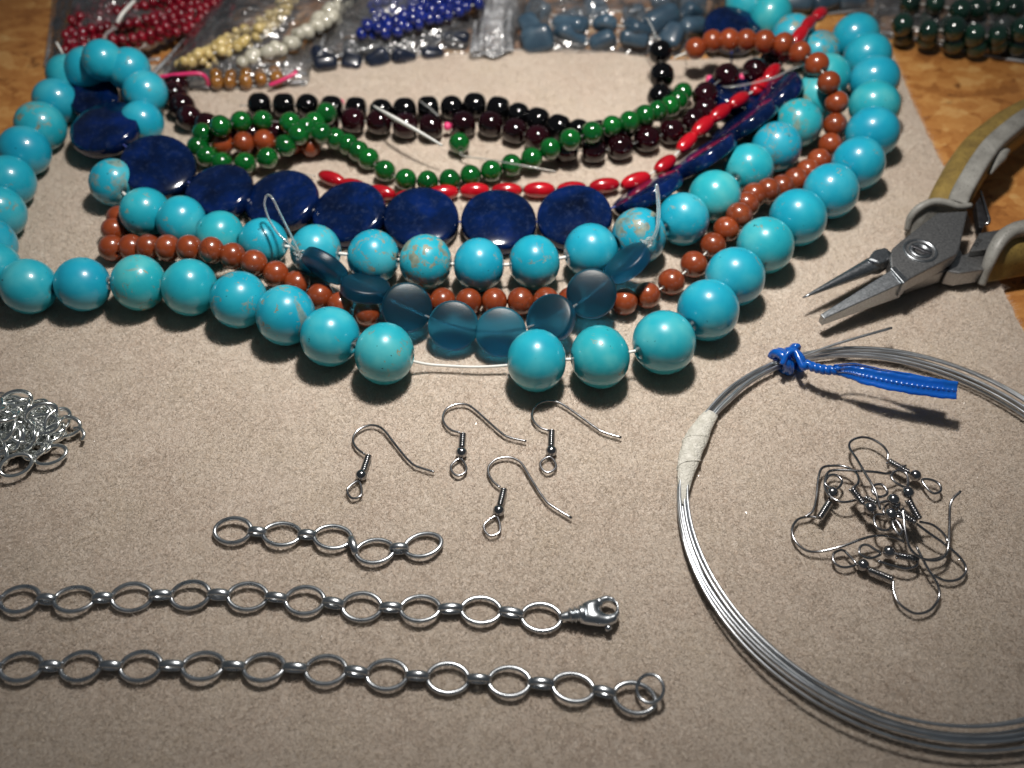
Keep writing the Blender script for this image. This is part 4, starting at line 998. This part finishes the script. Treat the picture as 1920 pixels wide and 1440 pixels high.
def filled(name, label, cat, path, spacing, me, r, group, jitter=.25, meshes=None, thread='white_thread', wild=0.0):
    C_ = catmull([P(x, y, z) for x, y, z in path], 12); seg = np.linalg.norm(np.diff(C_, axis=0), axis=1); cum = np.concatenate([[0], np.cumsum(seg)])
    n = int(cum[-1] / spacing); ss = (np.arange(n) + .5) * spacing
    Q = np.stack([np.interp(ss, cum, C_[:, k]) for k in range(3)], 1) + rng.normal(0, jitter, (n, 3))
    T_ = tangents(Q); m_ = Q.mean(0); root = thing(name, label, cat, (m_[0], m_[1], 0), group)
    for i in range(n):
        o = part('bead', meshes[i % len(meshes)] if meshes else me, root, Q[i], zquat(T_[i] + rng.normal(0, .15 + .3 * wild, 3), random.uniform(0, 6.28)))
        if wild: o.scale = (random.uniform(1 - .3 * wild, 1 + .25 * wild), random.uniform(1 - .35 * wild, 1 + .2 * wild), random.uniform(1 - .3 * wild, 1 + .15 * wild))
    part('thread', mesh('thread', *tube(Q - basemm(root), .25, n=5), thread), root, basemm(root))
    return root
TB = TZ
ORD = ['frontmost', 'second from the front', 'third from the front', 'fourth from the front', 'fifth from the front', 'sixth from the front', 'seventh from the front', 'eighth from the front']
def ordl(k, n, what): return f"{'rearmost' if k == n - 1 else ORD[k]} {what}"
# red beads, far left
sr = [bead_mesh('small_red_bead', 'small_red', q, .35, z_, seg=14, n=8) for q, z_ in ((2.3, .85), (2.1, .95), (2.45, .8))]
for k in range(8):
    y0 = 104 - k * 14
    filled('red_bead_strand', ordl(k, 8, 'strand of small dark red beads in the back left bag'), 'bead strand', [(112 + 3 * k, y0 + 8, 3 + (k % 3) * 2.4), (180, y0 - 3 - 4 * (k % 2), 4 + (k % 2) * 3), (262, y0 - 26 + 5 * (k % 2), 5 + (k % 2) * 3), (350, y0 - 52, 4.5 + (k % 3) * 2), (440 + 6 * k, y0 - 84, 4)], 3.7, None, 2.3, 'red bead strands in the back left bag', .35, meshes=sr)
bag('clear bag of dark red bead strands at the back left corner', [(88, 128), (300, 112), (560, -90), (118, -120)], TB, 12, 3, amp=4.5)
# gold and pearl bag
sg = [bead_mesh('small_gold_bead', 'small_gold', q, .3, z_, seg=14, n=8) for q, z_ in ((2.0, .9), (2.3, 1.0), (1.8, 1.1))]
sp_ = [bead_mesh('pearl_bead', 'pearl', q, .3, z_, seg=14, n=8) for q, z_ in ((2.5, 1.0), (2.9, 1.3), (2.2, .9), (3.1, .85))]
for k in range(6):
    filled('gold_bead_strand', ordl(k, 6, 'strand of small golden beads in the bag beside the red one'), 'bead strand', [(326 + 7 * k, 126 - 3 * k, 5 + (k % 3) * 2.5), (392 + 6 * k, 116 - 9 * k, 6 + (k % 2) * 3), (458 + 5 * k, 92 - 10 * k, 7 + (k % 3) * 2), (512 + 6 * k, 48 - 10 * k, 8), (560, -20 - 10 * k, 8)], 3.7, None, 1.6, 'gold bead strands in a bag', .6, meshes=sg)
for k in range(4):
    filled('pearl_strand', ordl(k, 4, 'strand of white pearl beads right of the golden beads'), 'bead strand', [(440 + 26 * k, 122 - 8 * k, 6 + k), (500 + 20 * k, 102 - 11 * k, 7 + (k % 2) * 2), (568 + 12 * k, 68 - 12 * k, 8 + (k % 2)), (630 + 8 * k, 28 - 11 * k, 8), (680, -25 - 12 * k, 8)], 5.0, None, 1.9, 'pearl strands in a bag', .7, meshes=sp_)
bag('clear bag of golden and pearl bead strands right of the red bag', [(283, 150), (575, 138), (760, -70), (500, -90)], TB + 4, 11, 8, amp=3.4)
# amber beads under it with a magenta zip
am = [bead_mesh('amber_bead', 'amber_stone', q, .4, .9, seg=16, n=8) for q in (3.2, 2.9)]
for k in range(2):
    filled('amber_bead_strand', ('front', 'rear')[k] + ' strand of amber brown beads under the golden bag', 'bead strand', [(392, 158 - 13 * k, 2.0), (440, 154 - 12 * k, 2.2), (490, 150 - 12 * k, 2.0), (540, 145 - 12 * k, 2.0)], 5.6, None, 3.0, 'amber strands under the golden bag', meshes=am)
amb = bag('clear bag of amber beads with magenta zip edge under the golden bag', [(300, 170), (575, 160), (590, 105), (330, 110)], TB + 3.5, 4.5, 12, amp=1.6)
for pts in ([(296, 145, 8), (335, 140, 8.5), (372, 138, 8), (386, 146, 6), (390, 160, 2.5)], [(505, 160, 2.5), (525, 152, 3.5), (548, 141, 4.5), (556, 134, 5)]):
    V, F = tube(catmull([P(*q) for q in pts], 6), .8, n=8); part('zip', mesh('zip', [np.array(p) - basemm(amb) for p in V], F, 'magenta_zip'), amb, basemm(amb))
# blue bead bag
sb = [bead_mesh('small_blue_bead', 'small_blue', q, .4, z_, seg=16, n=9) for q, z_ in ((2.7, .9), (2.5, 1.0), (2.9, .8))]
for k in range(6):
    filled('blue_bead_strand', ordl(k, 6, 'strand of royal blue beads in the back bag'), 'bead strand', [(668 + 6 * k, 64 - 11 * k, 8 + (k % 2) * 3), (745, 58 - 12 * k, 9 + (k % 3) * 2), (800, 38 - 12 * k, 10 + (k % 2) * 2), (850, 22 - 12 * k, 9 + (k % 3) * 2), (905, 6 - 12 * k, 9)], 4.6, None, 2.4, 'royal blue strands in a bag', .5, meshes=sb)
bag('clear bag of royal blue bead strands at the back', [(600, 112), (860, 60), (930, -100), (640, -110)], TB + 6, 13, 21, amp=4.2)
# dark navy stones below the blue bag
def slab_mesh(name, mat, a, b, c):
    V = [(x * a, y * b, z * c) for z in (1, -1) for x, y in ((-1, -1), (1, -1), (1, 1), (-1, 1))]
    return mesh(name, *bevelled(*prism([np.array(p) for p in V[:4]], [np.array(p) for p in V[4:]]), min(a, b, c) * .75, 4), mat)
ns = [slab_mesh('navy_slab', 'navy_stone', 3.0, 3.6, 5.5), slab_mesh('navy_slab_b', 'navy_stone', 2.8, 3.8, 5.0)]
for k in range(2):
    filled('navy_slab_strand', ('front', 'rear')[k] + ' strand of nearly black flat stones under the royal blue bag', 'bead strand', [(585, 122 - 20 * k, .5), (660, 116 - 22 * k, .5), (740, 106 - 22 * k, .5), (820, 94 - 22 * k, .5), (880, 84 - 22 * k, .5)], 10.6, None, 3, 'dark stone strands', jitter=.6, meshes=ns, wild=.7)
bag('clear bag of nearly black stones along the back edge of the mat', [(560, 140), (905, 104), (905, 20), (590, 50)], TB + .5, 8, 33, amp=3.2)
# slate stones bag
ss_ = [slab_mesh('slate_slab', 'slate_stone', 4.5, 4.0, 6.6), slab_mesh('slate_slab_b', 'slate_stone', 4.2, 4.2, 7.0), slab_mesh('slate_slab_c', 'slate_stone', 4.6, 4.4, 6.2)]
for k in range(3):
    filled('slate_slab_strand', ('front', 'middle', 'rear')[k] + ' strand of blue grey stones inside the big crinkled bag', 'bead strand', [(975, 78 - 26 * k, 1.0 + 4.5 * (k % 2)), (1060, 74 - 26 * k, 1.0 + 4.5 * (k % 2)), (1140, 76 - 27 * k, 1.0 + 4.5 * (k % 2)), (1220, 74 - 27 * k, 1.5 + 4 * (k % 2)), (1350, 36 - 27 * k, 2)], 13.4, None, 3, 'blue grey stone strands in a bag', jitter=1.2, meshes=ss_, wild=1.0)
bag('big crinkled clear bag of blue grey stones at the back centre', [(955, 96), (1290, 118), (1430, -60), (950, -90)], TB + 1, 13, 41, amp=6.0)
bag('milky empty bag edge standing between the blue and grey bags', [(884, 106), (962, 94), (1000, -60), (905, -60)], TB + 5, 9, 52, 'bag_film_milky', amp=2.2)
filled('slate_slab_strand', 'strand of blue grey stones at the top edge between the turquoise ends', 'bead strand', [(1470, 6, 1), (1530, 2, 1), (1600, -4, 1), (1660, -14, 1)], 12, None, 3, 'blue grey stones at the top edge', jitter=.5, meshes=ss_)
bag('clear bag of blue grey stones at the top edge behind the turquoise', [(1430, 30), (1690, 22), (1720, -80), (1430, -80)], TB + .5, 11, 63, amp=3.5)
# dark green beads bag, back right
dg = [bead_mesh('dark_green_bead', 'dark_green_stone', q, .5, .95, seg=22, n=11) for q in (4.6, 4.3, 4.8)]
for k in range(4):
    filled('dark_green_strand', ordl(k, 4, 'strand of dark green round beads in the back right bag'), 'bead strand', [(1672 + 4 * k, 60 - 20 * k, 1.0 + 6 * (k % 2)), (1735, 76 - 22 * k, 1 + 6 * (k % 2)), (1800, 84 - 21 * k, 1.2 + 6 * (k % 2)), (1860, 86 - 23 * k, 1.2 + 6 * (k % 2)), (1945, 80 - 21 * k, 1.2 + 6 * (k % 2))], 9.0, None, 4.5, 'dark green strands in a bag', .9, meshes=dg)
bag('clear bag of dark green round beads at the back right', [(1636, 62), (1985, 132), (2010, -90), (1650, -90)], TB + .3, 12, 74, amp=4.8)
# thin pale tubes over the red bag, behind and left of the turquoise curl
string('thin white line curving over the red bag', [P(252, 2, 16), P(240, 14, 17), P(228, 28, 17), P(220, 43, 15)], .75, 'white_thread')
string('short pale line just behind the turquoise curl', [P(194, 74, 18), P(200, 63, 19), P(209, 56, 19), P(218, 53, 18)], .6, 'clear_nylon')
string('thin white line left of the turquoise curl', [P(118, 102, 14), P(113, 92, 16), P(106, 80, 17)], .45, 'white_thread')
